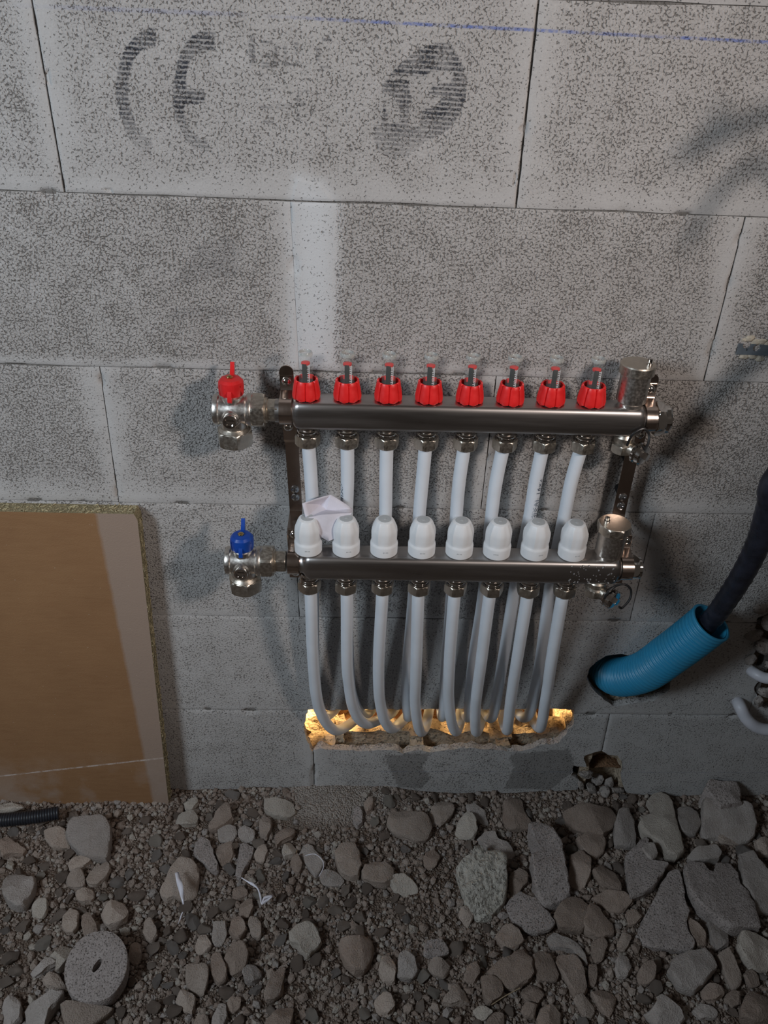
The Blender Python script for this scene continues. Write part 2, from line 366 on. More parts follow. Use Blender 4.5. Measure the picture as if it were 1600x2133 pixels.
def build_wall():
    bm = bmesh.new()
    la = {k: bm.verts.layers.float.new(k) for k in ('ink', 'paste', 'dark_patch', 'rough')}
    hol = {k: (min(p[0] for p in v), max(p[0] for p in v), min(p[1] for p in v), max(p[1] for p in v), v) for k, v in HOLES.items()}
    for ci, (tn, bn, joints, gap) in enumerate(COURSES):
        for bi in range(len(joints)-1):
            (tl, bl), (tr, br) = joints[bi], joints[bi+1]
            fine = ci == 1 and abs(bl-XA0[1]) < 0.02
            hasink2 = ci == 2 and tl < 0.26 and tr > 0.2
            step = 0.0016 if fine else (0.0035 if hasink2 or (ci >= 5 and tr > 0.1 and tl < 1.0) else 0.006)
            if tr < -0.25 or tl > 1.3: step = 0.02
            nx = max(2, int((tr-tl)/step)); nz = max(2, int(0.2/step))
            yoff = noise.noise(Vector((ci*3.1, bi*1.7, 0)))*0.0012
            rb = 0.75+0.25*noise.noise(Vector((ci*2.3, bi*5.1, 4)))
            if ci == 2 or ci == 3: rb += 0.15
            if ci >= 5: rb -= 0.25
            grid = {}
            for i in range(nx+1):
                s = i/nx
                for j in range(nz+1):
                    q = j/nz
                    x = (bl+(br-bl)*s)*(1-q) + (tl+(tr-tl)*s)*q
                    z = zl(bn, x)*(1-q) + zl(tn, x)*q
                    g = gap*(0.55+0.9*abs(noise.noise(Vector((x*40, z*40, ci))))) ; gh = (0.00045+0.0010*max(0, noise.noise(Vector((x*9, ci*7.7, 1.0)))*2))
                    if ci == 2 and abs(x-0.25) < 0.05: g *= 0.15
                    if i == 0: x += g
                    if i == nx: x -= g
                    if j == 0: z += gh
                    if j == nz: z -= gh
                    ed = min(i*(tr-tl)/nx, (nx-i)*(tr-tl)/nx, j*0.2/nz, (nz-j)*0.2/nz)
                    y = yoff + 0.0012*(1-ssm(0, 0.004, ed)) + noise.noise(Vector((x*12, z*12, 5)))*0.0007
                    # the odd chipped arris
                    ch = noise.noise(Vector((x*30, z*30, 9.0)))
                    if ed < 0.006 and ch > 0.35: y += 0.0025
                    v = bm.verts.new((x, y, z)); grid[i, j] = v
                    # roughness: smooth paste towards the block's lower and side borders
                    wob = noise.noise(Vector((x*14, z*14, 2.0)))
                    e2 = min(j*0.2/nz*(1.0 if ci in (1, 3) else 2.5), i*(tr-tl)/nx*1.2, (nx-i)*(tr-tl)/nx*1.2)
                    v[la['rough']] = max(0, min(1, rb*ssm(-0.004, 0.045, e2+wob*0.012)))
                    if fine:
                        ink = 0.0
                        for poly, st in INK:
                            if inside((x, z), poly): ink = max(ink, st)
                        if ink == 0 and inside((x, z), OVAL):
                            ink = 1.0
                            if any(inside((x, z), c_) for c_ in CUT): ink = 0.12
                        if ink:
                            ink *= 0.30+0.85*ssm(1.035, 1.11, z)
                            ink *= 0.8+0.5*noise.noise(Vector((x*60, z*60, 0)))
                        v[la['ink']] = max(0, ink)
                    elif hasink2:
                        ink = 0
                        for poly, st in SMUDGE:
                            if inside((x, z), poly): ink = max(ink, st)
                        v[la['ink']] = ink*(1+noise.noise(Vector((x*50, z*50, 0))))
                    if ci in (1, 2) and 0.2 < x < 0.36:
                        d, _q = near_on((x, z), PASTE); ins = inside((x, z), PASTE)
                        v[la['paste']] = (0.55+0.4*ssm(0, 0.02, d)) if ins else 0.5*(1-ssm(0, 0.012, d))
                        if ins: v[la['rough']] *= 0.15; v.co.y -= 0.0008
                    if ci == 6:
                        for poly in DARK_PATCHES:
                            if inside((x, z), poly): v[la['dark_patch']] = 1.0
            faces = []
            for i in range(nx):
                for j in range(nz):
                    quad = (grid[i, j], grid[i+1, j], grid[i+1, j+1], grid[i, j+1])
                    cx = sum(v.co.x for v in quad)/4; cz = sum(v.co.z for v in quad)/4
                    kill = False
                    for k, (x0, x1, z0, z1, poly) in hol.items():
                        if x0 <= cx <= x1 and z0 <= cz <= z1 and inside((cx, cz), poly): kill = True
                    if not kill: faces.append(bm.faces.new(quad))
            # snap the cut edges to the traced outlines and pull every border back into the wall
            eds = [e for f in faces for e in f.edges if e.is_boundary]; eds = list(set(eds))
            deep = set()
            for v in {v for e in eds for v in e.verts}:
                for k, (x0, x1, z0, z1, poly) in hol.items():
                    if x0-0.006 < v.co.x < x1+0.006 and z0-0.006 < v.co.z < z1+0.006:
                        d, q_ = near_on((v.co.x, v.co.z), poly)
                        if d < step*1.2: v.co.x = q_.x; v.co.z = q_.y; deep.add(v)
            ex = bmesh.ops.extrude_edge_only(bm, edges=eds); nv = [g for g in ex['geom'] if isinstance(g, bmesh.types.BMVert)]
            for v in nv:
                src = None
                for e in v.link_edges:
                    o_ = e.other_vert(v)
                    if o_ in deep: src = o_
                n3 = noise.noise(v.co*90)
                if src is not None: v.co.y += 0.013+0.004*n3; v.co.z += 0.003*noise.noise(v.co*60+Vector((3, 0, 0)))
                else: v.co.y += 0.02
                v[la['rough']] = 1.0
            for v in [v for v in bm.verts if not v.link_faces]: bm.verts.remove(v)
    return obj('wall_back', bm, M_WALL, world=True, smooth=60)
wall = build_wall(); setp(wall, kind='structure')

def rbox(bm, x0, x1, y0, y1, z0, z1, amp=0.003, step=0.008, seed=0, topf=None):
    """box with broken, uneven faces"""
    n = [max(1, int(round((b-a)/step))) for a, b in ((x0, x1), (y0, y1), (z0, z1))]
    vs = {}
    def V(i, j, k):
        key = (i, j, k)
        if key not in vs:
            x = x0+(x1-x0)*i/n[0]; y = y0+(y1-y0)*j/n[1]; z = z0+(z1-z0)*k/n[2]
            if topf: z = z0+(topf(x, y)-z0)*k/n[2]
            p = Vector((x, y, z)); q = Vector((noise.noise(p*70+Vector((seed, 0, 0))), noise.noise(p*70+Vector((0, seed, 9))), noise.noise(p*70+Vector((5, 0, seed)))))
            vs[key] = bm.verts.new(p+q*amp)
        return vs[key]
    for a in range(n[0]):
        for b in range(n[1]):
            for k in (0, n[2]): bm.faces.new((V(a, b, k), V(a+1, b, k), V(a+1, b+1, k), V(a, b+1, k)))
    for a in range(n[0]):
        for c in range(n[2]):
            for j in (0, n[1]): bm.faces.new((V(a, j, c), V(a+1, j, c), V(a+1, j, c+1), V(a, j, c+1)))
    for b in range(n[1]):
        for c in range(n[2]):
            for i in (0, n[0]): bm.faces.new((V(i, b, c), V(i, b+1, c), V(i, b+1, c+1), V(i, b, c+1)))
# joint mortar, set back behind the block faces
bm = bmesh.new()
pip = HOLES['pipes']; hx0 = min(p[0] for p in pip); hx1 = max(p[0] for p in pip)
def hstrip(n, x0, x1):
    za, zb = zl(n, x0), zl(n, x1)
    vs = [bm.verts.new(c) for c in ((x0, .003, za-.004), (x1, .003, zb-.004), (x1, .003, zb+.004), (x0, .003, za+.004), (x0, .02, za-.004), (x1, .02, zb-.004), (x1, .02, zb+.004), (x0, .02, za+.004))]
    for f in ((0, 1, 2, 3), (4, 5, 6, 7), (0, 1, 5, 4), (3, 2, 6, 7), (1, 2, 6, 5), (0, 3, 7, 4)): bm.faces.new([vs[i] for i in f])
for n_ in ('T', 'AB', 'BC', 'CD', 'DE'): hstrip(n_, -0.75, 1.85)
hstrip('EF', -0.75, hx0-0.004); hstrip('EF', hx1+0.004, 1.85)
for ci, (tn, bn, joints, gap) in enumerate(COURSES):
    for (t_, b_) in joints:
        zt, zb = zl(tn, t_), zl(bn, b_)
        if ci == 6 and abs(t_-XF1[0]) < 0.01: zb = at(1255, 1560).z
        if ci == 6 and abs(t_-XF0[0]) < 0.01: zt = at(652, 1572).z
        vs = [bm.verts.new(c) for c in ((b_-.005, .004, zb), (b_+.005, .004, zb), (t_+.005, .004, zt), (t_-.005, .004, zt), (b_-.005, .02, zb), (b_+.005, .02, zb), (t_+.005, .02, zt), (t_-.005, .02, zt))]
        for f in ((0, 1, 2, 3), (4, 5, 6, 7), (0, 1, 5, 4), (3, 2, 6, 7), (1, 2, 6, 5), (0, 3, 7, 4)): bm.faces.new([vs[i] for i in f])
setp(obj('trim_1', bm, M_MORTAR, world=True, smooth=0), kind='structure')
# inside of the blocks: lid over the opening, webs, rear shells
bm = bmesh.new()
zEF = zl('EF', 0.45)
rbox(bm, -0.75, 1.85, 0.022, 0.20, zEF+0.001, zEF+0.02, 0.0015, 0.03, 1)
rbox(bm, -0.75, 1.85, 0.175, 0.20, zEF+0.02, ZL['T2'][1], 0.001, 0.1, 2)
def core_top(x, y): return 0.098+0.016*noise.noise(Vector((x*25, y*25, 3)))+0.02*(1 if x > 0.60 else 0)*ssm(0.03, 0.12, y)
rbox(bm, 0.10, 0.95, 0.043, 0.072, -0.06, 0.11, 0.003, 0.008, 3, topf=lambda x, y: core_top(x, y)+0.006)
rbox(bm, -0.75, 1.85, 0.175, 0.200, -0.06, 0.10, 0.003, 0.015, 4)
rbox(bm, 0.735, 1.85, 0.170, 0.200, 0.05, zEF+0.004, 0.002, 0.02, 5); rbox(bm, -0.75, 0.205, 0.170, 0.200, 0.05, zEF+0.004, 0.002, 0.02, 6)
for x0, x1, tp in ((0.10, 0.289, .100), (0.420, 0.443, .100), (0.569, 0.592, .104), (0.695, 0.712, .12), (0.80, 0.95, .12), (0.722, 0.738, .192)):
    rbox(bm, x0, x1, 0.010, 0.178, -0.06, tp, 0.003, 0.007, x0*9, topf=lambda x, y, tp=tp: tp+0.008*noise.noise(Vector((x*40, y*40, 1)))-0.006*ssm(.05, .16, y))
for x0, x1 in ((0.289, 0.305), (0.42, 0.44), (0.56, 0.60)):      # broken lumps standing on the cross webs
    rbox(bm, x0, x1, 0.030, 0.075, 0.09, 0.108, 0.005, 0.006, x0*17)
setp(obj('wall_inner', bm, M_CORE, world=True, smooth=50), kind='structure')
bm = bmesh.new()   # earth fallen into the cells
bmesh.ops.create_grid(bm, x_segments=160, y_segments=24, size=0.5)
for v in bm.verts:
    v.co = Vector((0.5+v.co.x*1.0, 0.10+v.co.y*0.16, 0)); v.co.z = 0.042+0.014*noise.noise(v.co*24)+0.006*noise.noise(v.co*90)
setp(obj('floor_cell_fill', bm, M_EARTH, world=True), kind='structure')
# the dark space behind the wall
bm = bmesh.new(); box(bm, (0.5, 0.9, -0.09), (2.6, 1.42, 0.02)); setp(obj('floor_behind', bm, M_EARTH, world=True, smooth=0), kind='structure')
bm = bmesh.new(); box(bm, (0.5, 1.62, 0.7), (2.6, 0.04, 1.6)); box(bm, (-0.8, 0.9, 0.7), (0.04, 1.42, 1.6)); box(bm, (1.8, 0.9, 0.7), (0.04, 1.42, 1.6)); box(bm, (0.5, 0.9, 1.52), (2.6, 1.42, 0.04))
setp(obj('wall_behind', bm, M_MORTAR, world=True, smooth=0), kind='structure')

# ------------------------------------------------------------------ metals and plastics
def metal(name, col, rough, nscale=80, var=0.06, streak=None, bump=0.0):
    t = NT(name); v = None
    if streak:
        mp = t.node('ShaderNodeMapping', i_0=t.obj()); mp.inputs['Scale'].default_value = streak; v = mp.outputs[0]
    n_ = t.noise(nscale, 4, 0.6, vec=v); c = t.mix(t.rng(n_, 0.3, 0.7), tuple(x*(1-var) for x in col), tuple(min(1, x*(1+var)) for x in col))
    t.set(Base_Color=c, Metallic=1.0, Roughness=t.rng(n_, 0.3, 0.7, rough*0.8, rough*1.25))
    if bump: t.bump(n_, bump)
    return t.m
M_STEEL = metal('brushed_stainless_steel', (0.47, 0.445, 0.43), 0.33, 60, 0.10, (0.06, 1, 1))
M_NICKEL = metal('matt_nickel', (0.66, 0.62, 0.575), 0.34, 300, 0.06)
M_NICKEL_DK = metal('dull_nickel', (0.62, 0.565, 0.49), 0.36, 300, 0.08)
M_CHROME = metal('polished_chrome', (0.68, 0.65, 0.62), 0.09, 50, 0.03)
M_BRACKET = metal('chromed_strap', (0.60, 0.50, 0.44), 0.20, 40, 0.08)
M_ZINC = metal('zinc_screw', (0.62, 0.66, 0.70), 0.18)
M_BRASS = metal('brass_screw', (0.66, 0.50, 0.24), 0.22)
M_GALV = plain('galvanised_plate', (0.24, 0.29, 0.34), 0.42, 0.7, 0.15, 30)
M_RED = plain('red_plastic', (0.66, 0.018, 0.02), 0.33, 0, 0.08, 80)
M_REDCAP = plain('red_collar_plastic', (0.76, 0.022, 0.022), 0.38, 0, 0.06, 80)
M_BLUE = plain('blue_plastic', (0.006, 0.055, 0.33), 0.33, 0, 0.08, 80)
M_WHITE = plain('white_plastic', (0.74, 0.755, 0.77), 0.42, 0, 0.02, 40)
M_GREYDISC = plain('grey_plastic', (0.42, 0.44, 0.45), 0.4, 0, 0.03, 40)
M_BLACK = plain('black_plastic', (0.012, 0.012, 0.013), 0.4, 0, 0.1, 40)
M_PRINT = plain('dark_print', (0.10, 0.12, 0.15), 0.6, 0, 0.1, 40)
M_PIPE = plain('white_pipe', (0.70, 0.745, 0.80), 0.36, 0, 0.03, 30)
M_PAPER = plain('white_paper', (0.62, 0.60, 0.66), 0.7, 0, 0.03, 90, bump=0.0006, bscale=120)
t = NT('clear_tube'); M_RIM = plain('clear_rim', (0.50, 0.52, 0.50), 0.15, 0, 0.1, 100, Alpha=0.5); M_GLASS = t.set(Base_Color=(0.50, 0.53, 0.50), Roughness=0.06, IOR=1.45, Alpha=0.11)

# ------------------------------------------------------------------ manifold parts (local coordinates, z up, origin on the bar top or bottom)
def mk_flow_meter(parent):
    """clear sight tube in a red adjusting collar"""
    bm = bmesh.new()
    loft(bm, [(0.0125, -0.001), (0.0135, 0.0005), (0.0135, 0.003), (0.0115, 0.004), (0.0105, 0.022), (0.0092, 0.0235)], seg=32)
    body = obj('flow_meter', bm, M_BLACK, parent)
    bm = bmesh.new()   # collar: eight petals on a ring, widening downwards, slots between
    seg = 96; prof_out = [(0.0150, 0.003), (0.0163, 0.0045), (0.0166, 0.008), (0.0155, 0.016), (0.0142, 0.0225), (0.0138, 0.0262), (0.0131, 0.0272)]
    prof_in = [(0.0118, 0.0268), (0.0112, 0.020), (0.0112, 0.004)]
    rings = []
    for k, (r, h) in enumerate(prof_out+prof_in):
        ring = []
        for i in range(seg):
            a = 2*math.pi*i/seg; u = (i % 12)/12.0
            rr = r; hh = h
            if k < 7:
                slot = 1 if (i % 12) in (0,) else 0
                rr = r*(1+0.035*math.sin(u*math.pi)) - (0.0016 if slot and k >= 1 else 0)
                if k == 0: rr = 0.0148 + 0.0012*math.sin(u*math.pi); hh = h + 0.0018*(1-math.sin(u*math.pi))
                if k >= 5: hh = h - (0.0035 if (i % 12) in (11, 0, 1) else 0)
            ring.append(bm.verts.new((math.cos(a)*rr, math.sin(a)*rr, hh)))
        rings.append(ring)
    rings.append(rings[0])
    for a, b in zip(rings, rings[1:]):
        for i in range(seg): bm.faces.new((a[i], a[(i+1) % seg], b[(i+1) % seg], b[i]))
    obj('collar', bm, M_REDCAP, body, smooth=35)
    bm = bmesh.new()   # clear tube with a rounded rim
    pr = [(0.0084, 0.022), (0.0084, 0.0585), (0.0080, 0.0600), (0.0066, 0.0605), (0.0058, 0.0598), (0.0056, 0.0570), (0.0040, 0.0556), (0.0001, 0.0553)]
    loft(bm, pr, seg=32, caps=False)
    obj('sight_tube', bm, M_GLASS, body)
    bm = bmesh.new(); loft(bm, [(0.0084, 0.0565), (0.0086, 0.0590), (0.0078, 0.0607), (0.0066, 0.0608), (0.0060, 0.0598), (0.0062, 0.0575)], seg=28, caps=False); obj('tube_rim', bm, M_RIM, body)
    bm = bmesh.new(); loft(bm, [(0.0026, 0.020), (0.0026, 0.047)], seg=12); box(bm, (-0.0012, -0.0046, 0.034), (0.0052, 0.0012, 0.026), 0.0002)
    obj('float_rod', bm, M_BLACK, body)
    bm = bmesh.new(); loft(bm, [(0.0048, 0.0450), (0.0052, 0.0455), (0.0052, 0.0475), (0.0030, 0.0482)], seg=20); obj('float_disc', bm, M_REDCAP, body)
    bm = bmesh.new()   # white scale with tick marks beside the float
    for i in range(10): box(bm, (0.0030, -0.0050, 0.0240+i*0.0023), (0.0022 if i % 2 else 0.0014, 0.0003, 0.0009))
    box(bm, (0.0045, -0.0046, 0.034), (0.0006, 0.0004, 0.024))
    obj('scale', bm, M_WHITE, body, smooth=0)
    return body
def mk_knob(parent):
    bm = bmesh.new(); n = 12; seg = 72
    prof = [(0.0166, 0.0, 0), (0.0176, 0.0012, 0), (0.0179, 0.0140, 0), (0.0175, 0.0160, 0), (0.0167, 0.0175, .2), (0.0166, 0.0190, .5), (0.0173, 0.0225, 1), (0.0175, 0.0330, 1), (0.0170, 0.0375, 1), (0.0132, 0.0468, .9), (0.0117, 0.0491, .4), (0.0092, 0.0503, 0)]
    def sh(a):
        s = 2*math.pi/n; t_ = (a % s)-s/2
        return 0.97+0.03*math.cos(t_*n) if True else 1
    hx = hexf(8)
    loft(bm, prof, seg=seg, shape=lambda a: 0.35*sh(a)+0.65*hx(a), rot=0.2)
    k = obj('valve_knob', bm, M_WHITE, parent, smooth=28)
    bm = bmesh.new(); loft(bm, [(0.0082, 0.0500), (0.0082, 0.0507), (0.0060, 0.0509)], seg=28); loft(bm, [(0.0026, 0.0505), (0.0022, 0.0513)], seg=16)
    obj('top_disc', bm, M_GREYDISC, k)
    bm = bmesh.new()
    for dx in (-0.0024, -0.0008, 0.0010, 0.0025): box(bm, (dx, -0.01775, 0.0100), (0.0008, 0.0003, 0.0016))
    obj('mark', bm, M_GREYDISC, k, smooth=0)
    bm = bmesh.new(); loft(bm, [(0.0135, -0.004), (0.0135, 0.001)], seg=24); obj('base_ring', bm, M_NICKEL, k)
    return k
def mk_nut(parent):
    bm = bmesh.new(); hexnut(bm, 0.0158, -0.0265, -0.0125, rot=0.25)
    k = obj('compression_nut', bm, M_NICKEL_DK, parent, smooth=30)
    bm = bmesh.new(); loft(bm, [(0.0105, 0.001), (0.0105, -0.003), (0.0128, -0.004), (0.0134, -0.006), (0.0128, -0.008), (0.0110, -0.0095), (0.0132, -0.0105), (0.0136, -0.0130)], seg=32)
    obj('chrome_collar', bm, M_CHROME, k)
    return k
XP = [0.2625+0.04885*i for i in range(8)]
def stepx(parts, parent_loc, dz):
    pass
def bar_mesh(x0, x1, cy, cz, hy, hz):
    """rounded-square bar with swaged round ends"""
    bm = bmesh.new(); seg = 48; rings = []
    def ring(x, k, s):     # k: 0 circle, 1 rounded square
        out = []
        for i in range(seg):
            a = 2*math.pi*i/seg; c, s_ = math.cos(a), math.sin(a)
            p = 5.0; sq = (abs(c)**p+abs(s_)**p)**(-1/p)
            fy = (sq*c*hy*k + c*0.0145*(1-k))*s; fz = (sq*s_*hz*k + s_*0.0145*(1-k))*s
            out.append(bm.verts.new((x, cy+fy, cz+fz)))
        return out
    L_ = [(x0-0.022, 0, .93), (x0-0.0215, 0, 1), (x0-0.003, 0, 1), (x0, 0.25, 1.0), (x0+0.0015, 0.62, 0.98), (x0+0.004, 0.86, 1.0), (x0+0.008, 1, 1)]
    xs = [x0+0.008+(x1-x0-0.016)*i/24 for i in range(1, 24)]
    L_ += [(x, 1, 1) for x in xs] + [(x1-0.008, 1, 1), (x1-0.004, .86, 1), (x1-0.0015, .62, .98), (x1, .25, 1), (x1+0.003, 0, 1), (x1+0.018, 0, 1), (x1+0.0185, 0, .93)]
    for l in L_: rings.append(ring(*l))
    for a, b in zip(rings, rings[1:]):
        for i in range(seg): bm.faces.new((a[i], a[(i+1) % seg], b[(i+1) % seg], b[i]))
    bm.faces.new(rings[0]); bm.faces.new(rings[-1])
    return bm
def mk_ball_valve(parent, X, Y, Z, M_H):
    """angle ball valve left of the bar: body along X, outlet nut below, lever above"""
    T = lambda x, y, z: Vector((x, y, z))
    bm = bmesh.new(); mx = frame_z((1, 0, 0), (X, Y, Z))
    loft(bm, [(0.0150, -0.0235), (0.0178, -0.0225), (0.0188, -0.0205), (0.0186, -0.0165), (0.0172, -0.0150), (0.0172, -0.004), (0.0180, 0.0), (0.0172, 0.010), (0.0172, 0.0155), (0.0196, 0.0175), (0.0200, 0.0215), (0.0190, 0.0235), (0.016, 0.0240)], mx, seg=48)
    mz = frame_z((0, 0, -1), (X, Y, Z)); loft(bm, [(0.0165, 0.004), (0.0162, 0.018), (0.0152, 0.024), (0.0152, 0.030)], mz, seg=40)
    mf = frame_z((0, -1, -0.08), (X-0.001, Y, Z-0.004)); loft(bm, [(0.0135, 0.006), (0.0120, 0.015), (0.0100, 0.019)], mf, seg=32)
    mu = frame_z((0, 0, 1), (X, Y, Z)); loft(bm, [(0.0138, 0.010), (0.0128, 0.018), (0.0100, 0.0205)], mu, seg=32)
    v = obj('ball_valve', bm, M_NICKEL, parent, world=True)
    bm = bmesh.new(); loft(bm, [(0.0085, 0.0185), (0.0092, 0.0195), (0.0092, 0.0225), (0.0085, 0.0235), (0.0062, 0.0232), (0.0055, 0.0205)], mf, seg=32)
    box(bm, (0, 0, 0.0212), (0.012, 0.003, 0.0012), 0.0003, mf); obj('drain_plug', bm, M_CHROME, v, world=True)
    bm = bmesh.new(); hexnut(bm, 0.0230, 0.026, 0.0455, mz, rot=0.26); loft(bm, [(0.0165, 0.023), (0.0205, 0.027)], mz, seg=36)
    obj('outlet_nut', bm, M_NICKEL_DK, v, world=True, smooth=30)
    bm = bmesh.new(); hexnut(bm, 0.0222, 0.0235, 0.0390, mx, rot=0.52); loft(bm, [(0.0155, 0.0385), (0.0155, 0.0415), (0.0140, 0.042)], mx, seg=32); hexnut(bm, 0.0150, 0.042, 0.0555, mx, rot=0.5)
    obj('union_nut', bm, M_NICKEL_DK, v, world=True, smooth=30)
    bm = bmesh.new()       # butterfly lever: ribbed hub with a tall rear wing and a short front wing
    hm = Matrix.Translation((X, Y, Z+0.020))
    loft(bm, [(0.0128, 0.0), (0.0148, 0.0015), (0.0154, 0.011), (0.0148, 0.0175), (0.0120, 0.0205), (0.0060, 0.0215)], hm @ Matrix.Rotation(0.3, 4, 'Z'), seg=48, shape=lambda a: 0.55+0.45*hexf(8)(a))
    wing = [(0.004, 0.004), (0.0150, 0.006), (0.0205, 0.020), (0.0222, 0.0315), (0.0200, 0.0330), (0.0160, 0.027), (0.010, 0.021), (0.003, 0.018)]
    for sx, pts in ((1, wing), (-1, [(0.004, -0.002), (0.0165, -0.0045), (0.0190, -0.002), (0.0180, 0.006), (0.012, 0.013), (0.004, 0.014)])):
        th = 0.0024; n_ = len(pts)
        a = [bm.verts.new((X-th, Y+sx*p[0], Z+0.020+p[1])) for p in pts]; b = [bm.verts.new((X+th, Y+sx*p[0], Z+0.020+p[1])) for p in pts]
        bm.faces.new(a); bm.faces.new(b)
        for i in range(n_): bm.faces.new((a[i], a[(i+1) % n_], b[(i+1) % n_], b[i]))
    for ang in (60, 120, 240, 300):
        box(bm, (0, 0, 0.008), (0.0040, 0.0300, 0.014), 0.001, hm @ Matrix.Rotation(R(ang), 4, 'Z'))
    obj('lever', bm, M_H, v, world=True, smooth=35)
    bm = bmesh.new(); hs = Matrix.Translation((X-0.0005, Y-0.001, Z+0.040)); hexnut(bm, 0.0042, 0.0, 0.0032, hs); loft(bm, [(0.0022, 0.003), (0.0018, 0.0048)], hs, seg=14)
    obj('lever_screw', bm, M_BRASS, v, world=True, smooth=30)
    return v
def mk_air_vent(parent, X, Y, Z, h, pin, cap_n):
    bm = bmesh.new(); m_ = Matrix.Translation((X, Y, Z))
    loft(bm, [(0.0145, -0.004), (0.0145, 0.003), (0.0160, 0.0045), (0.0178, 0.006), (0.0178, h-0.012)], m_, seg=48)
    v = obj('air_vent', bm, M_NICKEL, parent, world=True)
    bm = bmesh.new()
    if cap_n: hexnut(bm, 0.0218, h-0.013, h, m_, n=8, rot=0.3)
    else: loft(bm, [(0.0178, h-0.0135), (0.0207, h-0.012), (0.0207, h-0.0015), (0.0197, h), (0.0001, h+0.0008)], m_, seg=56, caps=False)
    obj('vent_cap', bm, M_NICKEL_DK, v, world=True, smooth=30)
    bm = bmesh.new(); mp = Matrix.Translation((X+pin[0], Y+pin[1], Z+h)); loft(bm, [(0.0038, -0.001), (0.0038, 0.002), (0.0026, 0.0024), (0.0026, 0.0065), (0.0018, 0.0072)], mp, seg=20); box(bm, (0, 0, 0.0055), (0.0062, 0.0012, 0.003), 0.0003, mp)
    obj('vent_pin', bm, M_CHROME, v, world=True)
    return v
def mk_drain(parent, X, Y, Z, cap_dir, strap_pts, capX=0.010):
    bm = bmesh.new(); mz = Matrix.Translation((X, Y, Z))
    loft(bm, [(0.0100, 0.001), (0.0125, -0.003), (0.0125, -0.010), (0.0150, -0.012)], mz, seg=32); hexnut(bm, 0.0150, -0.024, -0.012, mz, rot=0.2)
    d0 = Vector(cap_dir).normalized(); base = Vector((X, Y, Z-0.015)); mc = frame_z(d0, base)
    loft(bm, [(0.0080, 0.006), (0.0080, 0.016), (0.0100, 0.0165), (0.0100, 0.020)], mc, seg=28)
    v = obj('drain_valve', bm, M_NICKEL_DK, parent, world=True, smooth=30)
    bm = bmesh.new(); loft(bm, [(0.0120, 0.018), (0.0135, 0.019), (0.0138, 0.022), (0.0120, 0.0235), (0.0132, 0.0250), (0.0132, 0.0300), (0.0115, 0.0318), (0.0060, 0.0325)], mc, seg=36, shape=lambda a: 1+0.02*math.cos(18*a))
    hexnut(bm, 0.0058, 0.032, 0.0365, mc, n=4)
    obj('drain_cap', bm, M_CHROME, v, world=True, smooth=30)
    bm = bmesh.new(); tube(bm, catmull(strap_pts, 8), 0.0016, 8); obj('cap_strap', bm, M_BLACK, v, world=True)
    return v
YU, YL = -0.050, -0.085
ZU, ZL_ = 0.7697, 0.5690        # bar centres
HZ, HY = 0.0185, 0.0185
def build_manifold(name, X0, X1, Y, Z, label, flow, M_H, vx):
    root = empty(name, ((X0+X1)/2, Y, Z), label, 'manifold')
    obj('manifold_bar', bar_mesh(X0, X1, Y, Z, HY, HZ), M_STEEL, root, world=True, smooth=50)
    k0 = mk_flow_meter(root) if flow else mk_knob(root)
    n0 = mk_nut(root)
    for i, x in enumerate(XP):
        for src, dz in ((k0, HZ-(0.003 if flow else -0.0005)), (n0, -HZ)):
            loc = Vector((x-(X0+X1)/2, 0, dz))
            if i == 0: src.location = loc
            else:
                c = src.copy(); COL.objects.link(c); c.parent = root; c.location = loc
                for ch in [o for o in S.objects if o.parent == src]:
                    d = ch.copy(); COL.objects.link(d); d.parent = c
                if i and not flow: c.rotation_euler.z = (i*1.7) % 0.6-0.3
                if flow: c.rotation_euler.z = (i*0.9) % 0.5-0.25
    mk_ball_valve(root, vx, Y, Z, M_H)
    bm = bmesh.new(); mx = frame_z((1, 0, 0), (X1, Y, Z)); hexnut(bm, 0.0215 if flow else 0.0175, 0.0165, 0.0265, mx, rot=0.2); loft(bm, [(0.018, 0.0265), (0.0185, 0.0310), (0.0168, 0.0335), (0.0120, 0.0350), (0.0060, 0.0353)] if flow else [(0.015, 0.0265), (0.0150, 0.0300), (0.0128, 0.0315), (0.0060, 0.0318)], mx, seg=32)
    obj('end_plug', bm, M_CHROME, root, world=True, smooth=30)
    return root
up = build_manifold('supply_manifold', 0.2465, 0.6690, YU, ZU, 'upper steel manifold bar with eight red-collared clear flow meters and a red valve lever', True, M_RED, 0.1735)
lo = build_manifold('return_manifold', 0.2570, 0.6680, YL, ZL_, 'lower steel manifold bar with eight white knobs and a blue valve lever', False, M_BLUE, 0.1775)
mk_air_vent(up, 0.6520, YU, ZU+HZ, 0.053, (0.0115, -0.004), 0)
mk_air_vent(lo, 0.6530, YL, ZL_+HZ, 0.052, (-0.010, 0.002), 8)
mk_drain(up, 0.6540, YU, ZU-HZ-0.003, (0.66, -0.72, -0.10), [at(1306, 928, YU-0.02), at(1318, 905, YU-0.022), at(1340, 893, YU-0.02), at(1352, 905, YU-0.02), at(1350, 925, YU-0.026), at(1342, 936, YU-0.03)])
mk_drain(lo, 0.6460, YL, ZL_-HZ-0.002, (0.62, -0.75, -0.05), [at(1256, 1258, YL-0.02), at(1262, 1240, YL-0.025), at(1280, 1222, YL-0.02), at(1300, 1217, YL-0.02), at(1314, 1228, YL-0.02), at(1312, 1248, YL-0.025), at(1296, 1266, YL-0.03), at(1290, 1264, YL-0.032)])
